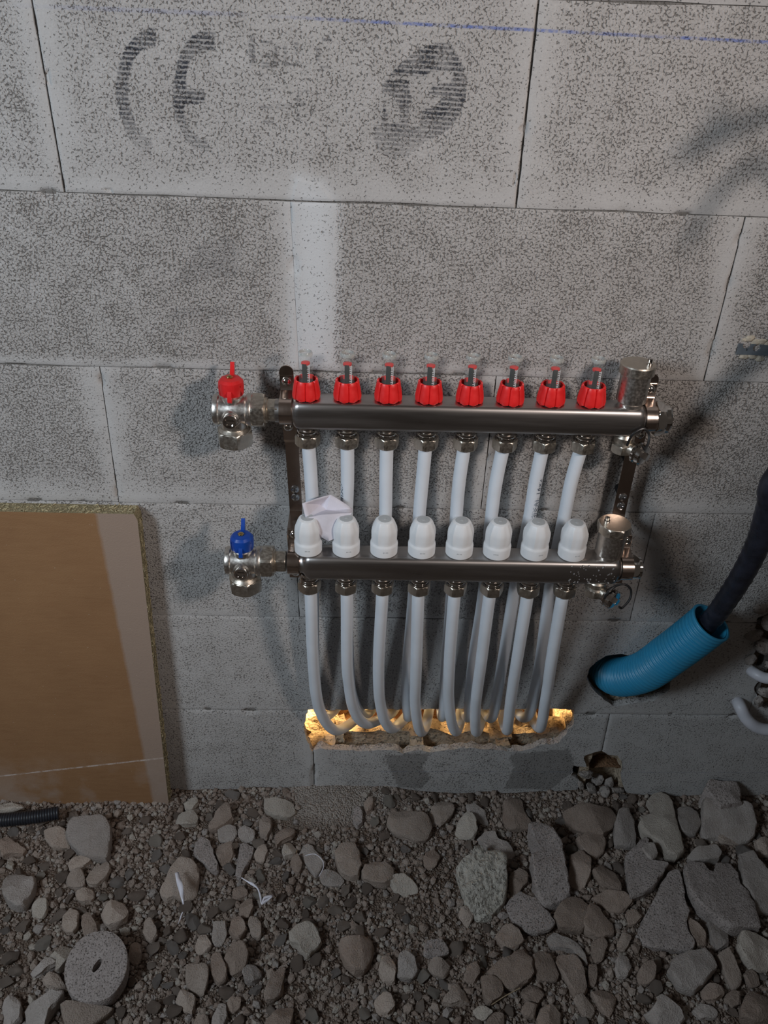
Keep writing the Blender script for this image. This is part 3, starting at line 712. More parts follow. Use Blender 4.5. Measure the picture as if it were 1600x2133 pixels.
# water drops on the right end of the lower bar
bm = bmesh.new(); rnd = random.Random(4)
for i in range(46):
    x = rnd.uniform(0.60, 0.662); z = ZL_+rnd.uniform(-0.015, 0.016); r = rnd.uniform(0.0005, 0.0011)
    g = bmesh.ops.create_icosphere(bm, subdivisions=2, radius=r, matrix=Matrix.Translation((x, YL-HY, z)) @ Matrix.Diagonal((1, 0.5, 1.5, 1)))
t = NT('water'); M_WATER = t.set(Base_Color=(1, 1, 1), Roughness=0.02, IOR=1.33, Transmission_Weight=0.8)
o = obj('water_drops', bm, M_WATER, lo, world=True); o['kind'] = 'stuff'; o['label'] = 'tiny clear water drops'

# ------------------------------------------------------------------ brackets
def mk_bracket(name, xu, xl, label, hi):
    """strap screwed to the wall, stepping out to carry both bars, with a half clamp round each bar neck"""
    xm = (xu+xl)/2; root = empty(name, (xm, 0, 0.68), label, 'bracket', 'mounting brackets')
    prof = [(-0.030, 0.812), (-0.030, 0.722), (-0.0275, 0.716), (-0.0225, 0.714), (-0.0205, 0.708), (-0.0205, 0.612), (-0.023, 0.606), (-0.060, 0.603), (-0.0655, 0.598), (-0.0655, 0.528)]
    bm = bmesh.new(); wd = 0.0085; th = 0.0011; vs = []
    def xs(z): return xu+(xl-xu)*ssm(0.74, 0.56, z) if False else xu+(xl-xu)*min(1, max(0, (0.80-z)/0.25))
    pts = [Vector(p) for p in prof]
    rows = []
    for i, p in enumerate(pts):
        tdir = (pts[min(i+1, len(pts)-1)]-pts[max(i-1, 0)]).normalized(); n_ = Vector((tdir.y, -tdir.x))
        x = xs(p.y); row = []
        for sx in (-1, 1):
            for s_ in (-1, 1):
                q = p+n_*th*s_; row.append(bm.verts.new((x+sx*wd, q.x, q.y)))
        rows.append(row)
    # rounded top end
    top = []
    p = pts[0]
    for k in range(1, 8):
        a = math.pi*k/8
        top.append((xs(p.y)-wd*math.cos(a), p.y+wd*math.sin(a)*0.9))
    fr = [bm.verts.new((x, p.x-th, z)) for x, z in top]; bk = [bm.verts.new((x, p.x+th, z)) for x, z in top]
    r0 = rows[0]   # order: (-,-),(-,+),(+,-),(+,+)
    fa, ba = (r0[0], r0[1]); fb, bb = (r0[2], r0[3])
    if fa.co.y > ba.co.y: fa, ba, fb, bb = ba, fa, bb, fb
    bm.faces.new([fa]+fr+[fb]); bm.faces.new([ba]+bk+[bb])
    ch_f = [fa]+fr+[fb]; ch_b = [ba]+bk+[bb]
    for i in range(len(ch_f)-1): bm.faces.new((ch_f[i], ch_f[i+1], ch_b[i+1], ch_b[i]))
    for a, b in zip(rows, rows[1:]):
        bm.faces.new((a[0], a[2], b[2], b[0])); bm.faces.new((a[1], a[3], b[3], b[1])); bm.faces.new((a[0], a[1], b[1], b[0])); bm.faces.new((a[2], a[3], b[3], b[2]))
    e = rows[-1]; bm.faces.new((e[0], e[1], e[3], e[2]))
    strap = obj('strap', bm, M_BRACKET, root, world=True, smooth=30)
    bm = bmesh.new()      # rubber-lined pads that stand the strap off the wall
    for z in (0.690, 0.640): loft(bm, [(0.006, 0.0), (0.006, 0.020)], frame_z((0, -1, 0), (xs(z), 0.001, z)), seg=16)
    obj('wall_spacer', bm, M_BLACK, root, world=True)
    for (x, Y, Z) in ((xu, YU, ZU), (xl, YL, ZL_)):
        bm = bmesh.new(); r1, r2 = 0.0152, 0.0175; w2 = 0.0075; yb = Y+0.0205; n_ = 20; ys = yb-0.002
        path = [(ys, Z+0.0375), (ys, Z+0.0225), (ys-0.002, Z+0.0190)]
        for k in range(n_+1):
            a = R(80)+R(200)*k/n_; path.append((Y+math.cos(a)*(r1+0.001), Z+math.sin(a)*(r1+0.001)))
        path += [(ys-0.002, Z-0.0190), (ys, Z-0.0225), (ys, Z-0.0375)]
        P = [Vector(p) for p in path]; rw = []
        for i, p in enumerate(P):
            td = (P[min(i+1, len(P)-1)]-P[max(i-1, 0)]).normalized(); nn = Vector((td.y, -td.x))*0.0008
            rw.append([bm.verts.new((x+sx*w2, p.x+s_*nn.x, p.y+s_*nn.y)) for sx, s_ in ((-1, -1), (1, -1), (1, 1), (-1, 1))])
        for a, b in zip(rw, rw[1:]):
            for i in range(4): bm.faces.new((a[i], a[(i+1) % 4], b[(i+1) % 4], b[i]))
        bm.faces.new(rw[0]); bm.faces.new(rw[-1])
        c = obj('pipe_clamp', bm, M_BRACKET, root, world=True, smooth=35)
        for s_ in (1, -1):
            bm = bmesh.new(); mm = frame_z((0, -1, 0), (x, yb-0.003, Z+s_*0.0305)); loft(bm, [(0.0058, 0.0), (0.0060, 0.0012), (0.0052, 0.003), (0.0030, 0.0044), (0.0006, 0.0048)], mm, seg=20); obj('clamp_bolt', bm, M_CHROME, c, world=True)
    for z in (0.6385, 0.6245) if hi else (0.641, 0.6285):
        bm = bmesh.new(); mm = frame_z((0, -1, 0.1), (xs(z)+0.0005, -0.0215, z)); loft(bm, [(0.0050, 0.0), (0.0058, 0.001), (0.0050, 0.0026), (0.0020, 0.0034)], mm, seg=20); box(bm, (0, 0, 0.0034), (0.0065, 0.0012, 0.0010), 0, mm); box(bm, (0, 0, 0.0034), (0.0012, 0.0065, 0.0010), 0, mm)
        obj('wall_screw', bm, M_ZINC, root, world=True)
    return root
mk_bracket('mounting_bracket', 0.2375, 0.2430, 'tall chromed bracket beside the ball valves on the left', False)
mk_bracket('mounting_bracket', 0.6790, 0.6790, 'tall chromed bracket behind the drain caps on the right', True)

# ------------------------------------------------------------------ white heating pipes
RP = 0.0086
ORD = ['first', 'second', 'third', 'fourth', 'fifth', 'sixth', 'seventh', 'eighth']
def pipe(label, group, start, pts, tail):
    P = [Vector(start)] + [at(*p) for p in pts] + [Vector(t_) for t_ in tail]
    bm = bmesh.new(); tube(bm, catmull(P, 10), RP, 20)
    return setp(obj('heating_pipe', bm, M_PIPE, world=True), label, 'pipe', group)
LOW = [  # (x, y, depth) seen on the front pipes
 [(648,1250,-.084),(651,1350,-.070),(656,1420,-.055),(664,1470,-.040),(678,1503,-.027),(700,1521,-.009),(726,1510,.026),(748,1488,.055)],
 [(723,1250,-.084),(723,1375,-.065),(727,1425,-.052),(734,1468,-.040),(748,1497,-.027),(768,1507,-.009),(800,1494,.034),(820,1480,.060)],
 [(796,1250,-.084),(790,1353,-.069),(789,1420,-.054),(792,1463,-.040),(801,1500,-.027),(817,1517,-.009),(838,1502,.030),(852,1482,.058)],
 [(871,1250,-.084),(868,1353,-.069),(866,1420,-.054),(865,1463,-.040),(870,1506,-.025),(878,1524,-.009),(888,1508,.020),(894,1480,.050)],
 [(946,1250,-.084),(938,1353,-.069),(935,1420,-.054),(935,1455,-.042),(940,1500,-.027),(949,1523,-.009),(957,1508,.020),(960,1482,.050)],
 [(1018,1255,-.084),(1003,1375,-.065),(996,1425,-.052),(991,1468,-.039),(990,1503,-.026),(992,1524,-.009),(1000,1508,.020),(1004,1482,.050)],
 [(1096,1258,-.084),(1077,1375,-.065),(1069,1425,-.052),(1063,1468,-.039),(1059,1503,-.026),(1056,1521,-.009),(1049,1503,.020),(1046,1478,.050)],
 [(1169,1258,-.084),(1149,1375,-.065),(1142,1425,-.052),(1135,1468,-.039),(1130,1500,-.025),(1124,1516,-.007),(1112,1502,.020),(1105,1480,.050)]]
UPP = [
 [(648,1000,-.048),(651,1075,-.043),(652,1240,-.035),(654,1400,-.022),(659,1452,-.013),(668,1484,-.004)],
 [(724,1000,-.048),(722,1075,-.043),(722,1240,-.035),(727,1400,-.022),(734,1450,-.013),(746,1478,-.004)],
 [(804,1000,-.048),(803,1075,-.043),(798,1240,-.035),(788,1400,-.022),(790,1452,-.013),(797,1480,-.004)],
 [(880,1000,-.048),(873,1080,-.043),(862,1240,-.035),(850,1375,-.024),(847,1450,-.013),(850,1488,-.004)],
 [(957,1000,-.048),(950,1083,-.043),(941,1240,-.035),(931,1375,-.024),(926,1450,-.013),(924,1486,-.004)],
 [(1034,1000,-.048),(1023,1083,-.043),(1007,1240,-.035),(986,1375,-.024),(979,1450,-.013),(977,1488,-.004)],
 [(1116,1000,-.048),(1102,1083,-.043),(1074,1217,-.035),(1048,1375,-.024),(1035,1450,-.013),(1027,1490,-.004)],
 [(1191,1000,-.048),(1174,1083,-.043),(1147,1217,-.035),(1126,1375,-.024),(1112,1448,-.013),(1103,1486,-.004)]]
UDX = [.030, .030, .022, .004, .001, -.001, -.008, -.014]
for i, x in enumerate(XP):
    e = at(*LOW[i][-1]); dx = (e-at(*LOW[i][-3])).x; z1 = 0.121
    dx = max(-.012, min(.012, dx)); e2 = Vector((e.x+dx*0.9, 0.110, z1)); pipe('white pipe from lower bar below the %s white knob from left' % ORD[i], 'front row of white pipes', (x, YL, ZL_-HZ-0.010), LOW[i], [e2, (e2.x+dx*0.3, 0.20, z1-0.004), (e2.x+dx*0.3, 0.34, 0.10)])

for i, x in enumerate(XP):
    e = at(*UPP[i][-1]); d = UDX[i]
    pipe('white pipe from upper bar below the %s red collar from left' % ORD[i], 'back row of white pipes', (x, YU, ZU-HZ-0.010), UPP[i], [(e.x+d*0.45, 0.016, 0.174), (e.x+d, 0.050, 0.172), (e.x+d*1.1, 0.11, 0.172), (e.x+d*1.1, 0.34, 0.172)])
# ------------------------------------------------------------------ chipboard leaning on the wall
def board_material():
    t = NT('chipboard_face'); o = t.obj(); sep = t.node('ShaderNodeSeparateXYZ', i_0=o); x, z = sep.outputs[0], sep.outputs[2]
    n1 = t.noise(9, 4, 0.6); n2 = t.noise(500, 2); n3 = t.noise(35, 4, 0.7)
    st = t.node('ShaderNodeMapping', i_0=o); st.inputs['Scale'].default_value = (0.15, 1, 1); ns = t.noise(180, 3, 0.5, vec=st.outputs[0])
    b = t.mix(t.rng(n1, 0.3, 0.7), (0.235, 0.125, 0.060), (0.275, 0.150, 0.072)); b = t.mix(t.rng(ns, 0.35, 0.7, 0, 0.3), b, (0.31, 0.18, 0.09))
    # pale worn band along the right-hand border (x measured from that border) and dusty patches low down
    wob = t.math('MULTIPLY', t.math('SUBTRACT', n3, 0.5), 0.006)
    band = t.rng(t.math('ADD', x, t.math('ADD', wob, t.math('MULTIPLY', z, 0.004))), -0.042, -0.036)
    b = t.mix(t.math('MULTIPLY', band, 0.72), b, (0.33, 0.265, 0.225))
    low = t.math('MULTIPLY', t.rng(z, 0.14, 0.03), t.rng(n1, 0.46, 0.60)); b = t.mix(t.math('MULTIPLY', low, 0.55), b, (0.35, 0.29, 0.25))
    # chalk line drawn across the lower part
    a_, b2 = at(0, 1617, -.033), at(340, 1580, -.033); k_ = (b2.z-a_.z)/(b2.x-a_.x)
    lz = t.math('ABSOLUTE', t.math('SUBTRACT', z, t.math('ADD', t.math('MULTIPLY', x, k_), a_.z-p_br.z+k_*(XR-a_.x))))
    ck = t.math('MULTIPLY', t.rng(lz, 0.0011, 0.0022, 1, 0), t.rng(t.noise(70, 4, 0.8), 0.40, 0.58, 0.15, 0.8)); b = t.mix(ck, b, (0.55, 0.47, 0.43))
    spk = t.rng(t.voro(60), 0.03, 0.06, 0.35, 0); b = t.mix(spk, b, (0.5, 0.42, 0.35))
    t.bump(n2, 0.0003)
    return t.set(Base_Color=b, Roughness=0.62, Specular_IOR_Level=0.3)
M_CHIP = rough_concrete('chipboard_edge', (0.40, 0.33, 0.20), (0.22, 0.19, 0.11), 420, 0.002, 0.8)
zb = 0.598
p_tr = at(285, 1071, -0.024); p_br = at(352, 1680, -0.034)
XR = (p_tr.x+p_br.x)/2
M_BOARD = board_material()
root = empty('chipboard_panel', (XR, -0.028, p_br.z), 'brown chipboard sheet leaning against the block wall at the left', 'board')
bm = bmesh.new(); nxs, nzs = 40, 60; fr, bk = {}, {}
X0b = -0.62; zt = p_tr.z; z0 = p_br.z
for i in range(nxs+1):
    for j in range(nzs+1):
        q = j/nzs; xr = p_br.x+(p_tr.x-p_br.x)*q; x = X0b+(xr-X0b)*i/nxs; z = z0+(zt-z0)*q
        y = -0.034+(0.010)*q; cor = 0.004 if (i == nxs and j in (0, nzs)) else 0
        fr[i, j] = bm.verts.new((x-cor, y, z)); bk[i, j] = bm.verts.new((x-cor, y+0.0215, z+0.0003))
border = []
for i in range(nxs):
    for j in range(nzs):
        bm.faces.new((fr[i, j], fr[i+1, j], fr[i+1, j+1], fr[i, j+1]))
        bm.faces.new((bk[i, j], bk[i, j+1], bk[i+1, j+1], bk[i+1, j]))
def edgeface(a, b, c, d): f = bm.faces.new((a, b, c, d)); f.material_index = 1
for j in range(nzs): edgeface(fr[nxs, j], bk[nxs, j], bk[nxs, j+1], fr[nxs, j+1]); edgeface(fr[0, j], bk[0, j], bk[0, j+1], fr[0, j+1])
for i in range(nxs): edgeface(fr[i, 0], bk[i, 0], bk[i+1, 0], fr[i+1, 0]); edgeface(fr[i, nzs], bk[i, nzs], bk[i+1, nzs], fr[i+1, nzs])
obj('panel_sheet', bm, [M_BOARD, M_CHIP], root, world=True, smooth=20)
# straw-like chips standing proud of the sawn edges
bm = bmesh.new(); rnd = random.Random(11)
for k in range(620):
    if rnd.random() < 0.55:
        q = rnd.random(); x = p_br.x+(p_tr.x-p_br.x)*q+rnd.uniform(0, 0.0016); z = z0+(zt-z0)*q; y = -0.034+0.010*q+rnd.uniform(0.001, 0.020)
        if q < .02 or q > .98: continue
        rot = Matrix.Rotation(rnd.uniform(-1.2, 1.2), 4, 'X')
    else:
        x = rnd.uniform(-0.3, p_tr.x-0.004); z = zt+rnd.uniform(0, 0.0014); y = -0.024+rnd.uniform(0.001, 0.02); rot = Matrix.Rotation(rnd.uniform(-1.5, 1.5), 4, 'Z') @ Matrix.Rotation(1.45, 4, 'Y')
    box(bm, (0, 0, 0), (0.0007, rnd.uniform(0.0006, 0.0014), rnd.uniform(0.002, 0.008)), 0, Matrix.Translation((x, y, z)) @ rot)
o = obj('edge_chips', bm, plain('straw_chips', (0.42, 0.36, 0.22), 0.8, 0, 0.35, 250), root, world=True, smooth=0); o['kind'] = 'stuff'; o['label'] = 'pale straw-like chips on the sawn edge'

# ------------------------------------------------------------------ black corrugated conduit at the board's foot
def corrugated(bm, path, r, pitch, amp, seg=28, sub=4, inner=0.0, caps=True):
    L_ = 0; pts = [path[0]]; step = pitch/sub
    dense = []
    for a, b in zip(path, path[1:]):
        d = (b-a).length; n_ = max(1, int(d/step*3))
        for k in range(n_): dense.append(a.lerp(b, k/n_))
    dense.append(path[-1]); out = [dense[0]]; acc = 0
    for a, b in zip(dense, dense[1:]):
        acc += (b-a).length
        if acc >= step: out.append(b); acc = 0
    w_ = [0.0, 0.85, 1.0, 0.85] if sub == 4 else None
    if w_: tube(bm, out, lambda i, n: r-amp+amp*w_[i % 4], seg, caps)
    else: tube(bm, out, lambda i, n: r-amp*0.5+amp*0.5*math.sin(2*math.pi*i/sub), seg, caps)
    return out
M_CONDUIT = plain('black_corrugated', (0.016, 0.018, 0.024), 0.42, 0, 0.2, 200)
bm = bmesh.new()
pth = catmull([atz(-120, 1722, 0.016), atz(-40, 1710, 0.017), atz(20, 1707, 0.018), atz(75, 1701, 0.018), atz(122, 1693, 0.016)], 8)
corrugated(bm, pth, 0.0112, 0.0040, 0.0014)
setp(obj('corrugated_conduit', bm, M_CONDUIT, world=True), 'black corrugated conduit lying at the foot of the brown board', 'conduit')

# ------------------------------------------------------------------ blue corrugated duct with the black cable sheath in it
M_DUCT = NT('blue_duct_plastic'); _n = M_DUCT.noise(25, 4); M_DUCT = M_DUCT.set(Base_Color=M_DUCT.mix(M_DUCT.rng(_n, 0.45, 0.75, 0, 0.35), (0.022, 0.24, 0.42), (0.06, 0.20, 0.28)), Roughness=0.42)
RD = 0.0315
dpath = catmull([at(1262, 1372, 0.085), at(1266, 1395, 0.040), at(1290, 1410, 0.006), at(1342, 1399, -0.026), at(1391, 1366, -0.044), at(1437, 1332, -0.055), at(1481, 1297, -0.064)], 14)
root = empty('blue_duct', at(1300, 1412, 0.0), 'light blue corrugated duct curving out of the hole in the wall', 'duct')
bm = bmesh.new(); outp = corrugated(bm, dpath, RD, 0.0064, 0.0040, 40, 6, caps=False)
obj('duct_shell', bm, M_DUCT, root, world=True, smooth=70)
bm = bmesh.new(); tube(bm, outp, RD-0.0048, 32, caps=False); e, e0 = outp[-1], outp[-3]; mt = frame_z(e-e0, e)
loft(bm, [(RD-0.0042, -0.001), (RD-0.0036, 0.0012), (RD-0.0010, 0.0014), (RD+0.0003, 0.0), (RD-0.0004, -0.002)], mt, seg=48, caps=False)
obj('duct_rim', bm, M_DUCT, root, world=True, smooth=70)
M_SHEATH = plain('black_sheath', (0.014, 0.016, 0.026), 0.38, 0, 0.35, 60, bump=0.0006, bscale=140)
root = empty('cable_sheath', at(1481, 1297, -0.066), 'thick black cable sheath rising out of the blue duct', 'cable')
bm = bmesh.new()
kp = catmull([at(1345, 1398, -0.028), at(1391, 1366, -0.044), at(1439, 1330, -0.056), at(1482, 1291, -0.069), at(1516, 1246, -0.088), at(1553, 1186, -0.118), at(1582, 1125, -0.14), at(1603, 1055, -0.16), at(1630, 980, -0.17), Vector((0.86, -0.175, 0.90)), Vector((0.93, -0.178, 0.99)), Vector((0.955, -0.18, 1.10)), Vector((0.95, -0.18, 1.25)), Vector((0.95, -0.18, 1.6))], 12)
tube(bm, kp, lambda i, n: 0.0142+0.0004*math.sin(i*1.9), 24)
obj('sheath', bm, M_SHEATH, root, world=True)
# unseen strands added beyond the right border to cast forked shadows on the blocks
_SL = Vector((1.25, -1.15, 1.50))
def towards_lamp(u, v, s_=0.155): p = at(u, v, 0); return p+(_SL-p)*s_
for pts, r_ in (([Vector((0.95, -0.18, 1.20)), towards_lamp(1640, 228), towards_lamp(1570, 252), towards_lamp(1500, 283), towards_lamp(1420, 322)], 0.0085), ([towards_lamp(1508, 280), towards_lamp(1498, 250), towards_lamp(1492, 222)], 0.0070),
               ([Vector((0.955, -0.18, 1.06)), towards_lamp(1600, 345), towards_lamp(1540, 365), towards_lamp(1500, 402), towards_lamp(1462, 455), towards_lamp(1432, 515)], 0.0065)):
    bm = bmesh.new(); tube(bm, catmull(pts, 6), r_, 10); obj('added_shadow_strand', bm, M_SHEATH, root, world=True)
# ------------------------------------------------------------------ right border of the view
M_PIPE2 = plain('grey_white_pipe', (0.52, 0.52, 0.56), 0.45, 0, 0.06, 40)
for i, (pts, rr, lab) in enumerate((([(1534, 1455, .012), (1541, 1470, -.012), (1556, 1498, -.026), (1580, 1516, -.032), (1612, 1519, -.032), (1660, 1500, -.02), (1690, 1470, .01)], 0.0098, 'grey-white pipe bending out of the wall at the right edge, lower of two'),
                       ([(1556, 1386, .020), (1572, 1402, -.008), (1600, 1413, -.020), (1640, 1405, -.02), (1680, 1380, .01)], 0.0088, 'grey-white pipe bending out of the wall at the right edge, upper of two'))):
    bm = bmesh.new(); tube(bm, catmull([at(*p) for p in pts], 8), rr, 18); setp(obj('heating_pipe', bm, M_PIPE2, world=True), lab, 'pipe')
rnd = random.Random(5)
def rock_mesh(seed, n=3, flat=0.75, amp=0.35, facets=7):
    """angular stone of unit size: sphere cut by random planes"""
    bm = bmesh.new(); bmesh.ops.create_icosphere(bm, subdivisions=n, radius=1.0); r_ = random.Random(seed)
    planes = []
    for k in range(facets):
        d = Vector((r_.gauss(0, 1), r_.gauss(0, 1), r_.gauss(0, 1))).normalized(); planes.append((d, r_.uniform(0.5, 0.86)))
    for v in bm.verts:
        p = v.co.normalized(); f = 1.0
        for d, h in planes:
            c = p.dot(d)
            if c > 1e-3: f = min(f, h/c)
        p = p*f; p += Vector((noise.noise(p*1.3+Vector((seed, 0, 0))), noise.noise(p*1.3+Vector((0, seed, 0))), noise.noise(p*1.3+Vector((0, 0, seed)))))*amp*0.4
        p *= 1+0.05*noise.noise(p*5+Vector((seed, 3, 1))); p.z *= flat; v.co = p
    return bm
M_LUMP = rough_concrete('mortar_lump', (0.36, 0.32, 0.29), (0.27, 0.24, 0.22), 120, 0.003, 0.5)
for i, (u, v, s, yy) in enumerate(((1588, 1268, .013, -.004), (1604, 1300, .016, -.008), (1570, 1322, .012, -.002), (1592, 1345, .017, -.006), (1562, 1372, .011, -.002), (1598, 1440, .013, -.02), (1580, 1462, .010, -.01), (1606, 1385, .010, -.004))):
    bm = rock_mesh(40+i, 3, 0.8); p = at(u, v, yy); bmesh.ops.transform(bm, matrix=Matrix.Rotation(i*1.3, 4, 'Y') @ Matrix.Diagonal((s*1.2, s*0.8, s, 1)), verts=bm.verts[:])
    o = obj('mortar_lump', bm, M_LUMP, loc=p); setp(o, ('topmost', 'second highest', 'third highest', 'fourth highest', 'fifth highest', 'second lowest', 'lowest', 'third lowest')[i]+' rough mortar lump on the wall at the right edge', 'mortar', 'mortar lumps at the right edge')
root = empty('metal_strip', at(1568, 728, -0.001), 'thin grey-blue punched metal strip half plastered into the wall at the right', 'metal strip')
bm = bmesh.new(); P4 = [at(1536, 716, -0.0022), at(1534, 738, -0.0022), at(1660, 746, -0.0022), at(1660, 722, -0.0022)]
cx = (P4[0]+P4[2])/2; b_ = []
ax = (P4[3]-P4[0]).normalized(); az = Vector((0, 0, 1)); Lx = (P4[3]-P4[0]).length; Lz = (P4[0]-P4[1]).length; o0 = P4[1]
nx_, nz_ = 72, 16; hol = [(at(1557, 718, -.0022)-o0, .0052), (at(1577, 725, -.0022)-o0, .0046), (at(1556, 729, -.0022)-o0, .0012), (at(1610, 728, -.0022)-o0, .0046), (at(1632, 736, -.0022)-o0, .0046)]
hol = [(Vector((h.x, h.z)), r) for h, r in hol]; G = {}
for i in range(nx_+1):
    for j in range(nz_+1):
        q = Vector((Lx*i/nx_, Lz*j/nz_+ax.z*Lx*i/nx_*1.0))
        for h, r in hol:
            d = (q-h).length
            if abs(d-r) < Lz/nz_*0.7 and d > 0: q = h+(q-h)/d*r
        G[i, j] = bm.verts.new((o0.x+q.x, o0.y, o0.z+q.y))
for i in range(nx_):
    for j in range(nz_):
        c = sum((Vector((v.co.x-o0.x, v.co.z-o0.z)) for v in (G[i, j], G[i+1, j], G[i+1, j+1], G[i, j+1])), Vector((0, 0)))/4
        if any((c-h).length < r*0.98 for h, r in hol): continue
        bm.faces.new((G[i, j], G[i+1, j], G[i+1, j+1], G[i, j+1]))
ge = bmesh.ops.extrude_face_region(bm, geom=bm.faces[:]); bmesh.ops.translate(bm, verts=[g for g in ge['geom'] if isinstance(g, bmesh.types.BMVert)], vec=(0, 0.0012, 0))
obj('strip_plate', bm, M_GALV, root, world=True, smooth=30)
bm = bmesh.new()
for u, v, s in ((1563, 706, .006), (1553, 708, .004), (1574, 712, .005), (1590, 712, .006), (1602, 716, .006), (1568, 742, .006), (1583, 748, .006), (1550, 742, .005)):
    b2 = rock_mesh(int(u), 2, 1.0); bmesh.ops.transform(b2, matrix=Matrix.Translation(at(u, v, 0.0)) @ Matrix.Diagonal((s*1.4, s*0.5, s*0.8, 1)), verts=b2.verts[:]); me = bpy.data.meshes.new('t'); b2.to_mesh(me); b2.free(); bm.from_mesh(me); bpy.data.meshes.remove(me)
o = obj('plaster_dabs', bm, plain('sandy_plaster', (0.46, 0.41, 0.33), 0.9, 0, 0.2, 150, bump=0.001), root, world=True); o['kind'] = 'stuff'; o['label'] = 'sandy plaster dabs along the strip'

# ------------------------------------------------------------------ crumpled paper tucked behind the white knobs
def paper(name, verts, faces, mat, label, cat, thick=0.0007, parent=None):
    bm = bmesh.new(); V = [bm.verts.new(v) for v in verts]
    for f in faces: bm.faces.new([V[i] for i in f])
    bmesh.ops.subdivide_edges(bm, edges=bm.edges[:], cuts=3, use_grid_fill=True)
    for v in bm.verts: v.co += Vector((0, 1, 0.3))*0.0012*noise.noise(v.co*70)
    bmesh.ops.recalc_face_normals(bm, faces=bm.faces[:])
    o = obj(name, bm, mat, world=True, smooth=18, parent=parent); m_ = o.modifiers.new('thickness', 'SOLIDIFY'); m_.thickness = thick
    if label: setp(o, label, cat)
    return o
yp = -0.072
PV = [at(630, 1049, -.078), at(689, 1030, -.060), at(735, 1060, -.066), at(733, 1068, -.075), at(681, 1070, -.088), at(637, 1078, -.086), at(683, 1071, -.085),
      at(650, 1092, -.090), at(672, 1120, -.092), at(684, 1128, -.092), at(697, 1122, -.090), at(722, 1085, -.086), at(668, 1052, -.058), at(680, 1062, -.064), at(640, 1110, -.07), at(710, 1118, -.068), at(683, 1127, -.070)]
paper('crumpled_paper', PV, [(0, 1, 12), (1, 2, 13), (1, 13, 12), (0, 12, 5), (5, 12, 13), (5, 13, 6), (2, 3, 13), (13, 3, 6), (5, 6, 8, 7), (6, 9, 8), (6, 3, 11, 10), (6, 10, 9), (5, 7, 14), (14, 8, 16), (7, 8, 14), (11, 3, 15), (10, 11, 15), (9, 10, 15), (9, 15, 16)], M_PAPER,
      'crumpled white paper tucked between the first two white knobs', 'paper')
# print along the second and seventh pipes
def wrap_text(text, pipe_x, px_a, px_b, Y, ang, size, label):
    cu = bpy.data.curves.new('pipe_print', 'FONT'); cu.body = text; cu.size = size; cu.extrude = 0.00003
    ob = bpy.data.objects.new('pipe_print', cu); COL.objects.link(ob); dg = bpy.context.evaluated_depsgraph_get(); me = bpy.data.meshes.new_from_object(ob.evaluated_get(dg)); bpy.data.objects.remove(ob); 
    bm = bmesh.new(); bm.from_mesh(me); bpy.data.meshes.remove(me)
    a = at(*px_a, Y); b = at(*px_b, Y); Lt = (b-a).length; mxx = max(v.co.x for v in bm.verts); sc = Lt/mxx
    up_ = (b-a).normalized()
    for v in bm.verts:
        s = v.co.x*sc; th = ang+(v.co.y*1.0)/RP*(-1)
        rr = RP+0.00015+v.co.z
        v.co = a+up_*s+Vector((math.sin(th)*rr, -math.cos(th)*rr, 0))
    return bm
for n_, (text, pa, pb, ang, sz) in enumerate((('MIXAL 16x2', (724, 1046), (724, 945), -0.75, 0.0062), ('MIXAL 16x2 - 07', (1107, 1078), (1124, 958), 0.62, 0.0062))):
    bm = wrap_text(text, 0, pa, pb, -0.0475, ang, sz, '')
    tgt = [o for o in S.objects if o.name.startswith('heating_pipe') and o.get('group') == 'back row of white pipes'][1 if n_ == 0 else 6]
    obj('pipe_print', bm, M_PRINT, tgt, world=True, smooth=0)
# ------------------------------------------------------------------ earth floor
def gh(x, y):
    """height of the earth"""
    h = 0.010*noise.noise(Vector((x*5, y*5, 2)))+0.006*noise.noise(Vector((x*17, y*17, 7)))+0.002*noise.noise(Vector((x*60, y*60, 1)))-0.004
    h += 0.016*math.exp(-((x-0.30)/0.13)**2-((y+0.02)/0.07)**2)          # sandy heap against the wall
    h += 0.010*math.exp(-((x-0.76)/0.05)**2-((y-0.0)/0.04)**2)
    h -= 0.010*math.exp(-((x-0.62)/0.07)**2-((y+0.10)/0.05)**2)
    if y > 0.02: h = min(h, 0.004)
    return h
def earth_material():
    t = NT('stony_earth'); a = t.noise(14, 5, 0.65); b_ = t.noise(110, 4, 0.6); v = t.voro(330, 'F1'); vc = t.node('ShaderNodeSeparateColor', i_0=t.voro(330, out='Color')).outputs[0]
    base = t.mix(t.rng(a, 0.3, 0.7), (0.125, 0.082, 0.058), (0.215, 0.152, 0.115)); base = t.mix(t.rng(b_, 0.4, 0.7, 0, 0.6), base, (0.29, 0.24, 0.20))
    base = t.mix(t.math('MULTIPLY', t.rng(vc, 0.4, 1), 0.35), base, (0.33, 0.28, 0.24)); base = t.mix(t.rng(v, 0.35, 0.6, 0, 0.5), base, (0.06, 0.04, 0.03))
    sp = t.node('ShaderNodeSeparateXYZ', i_0=t.obj())
    dx = t.math('DIVIDE', t.math('SUBTRACT', sp.outputs[0], 0.30), 0.12); dy = t.math('DIVIDE', t.math('ADD', sp.outputs[1], 0.01), 0.065)
    rr = t.math('ADD', t.math('ADD', t.math('MULTIPLY', dx, dx), t.math('MULTIPLY', dy, dy)), t.math('MULTIPLY', t.math('SUBTRACT', a, 0.5), 1.2))
    base = t.mix(t.rng(rr, 0.6, 1.3, 0.75, 0.0), base, (0.40, 0.35, 0.31))
    t.bump(t.math('ADD', t.math('MULTIPLY', v, -1.0), b_), 0.004, 1.0)
    return t.set(Base_Color=base, Roughness=1.0, Specular_IOR_Level=0.1)
M_SOIL = earth_material()
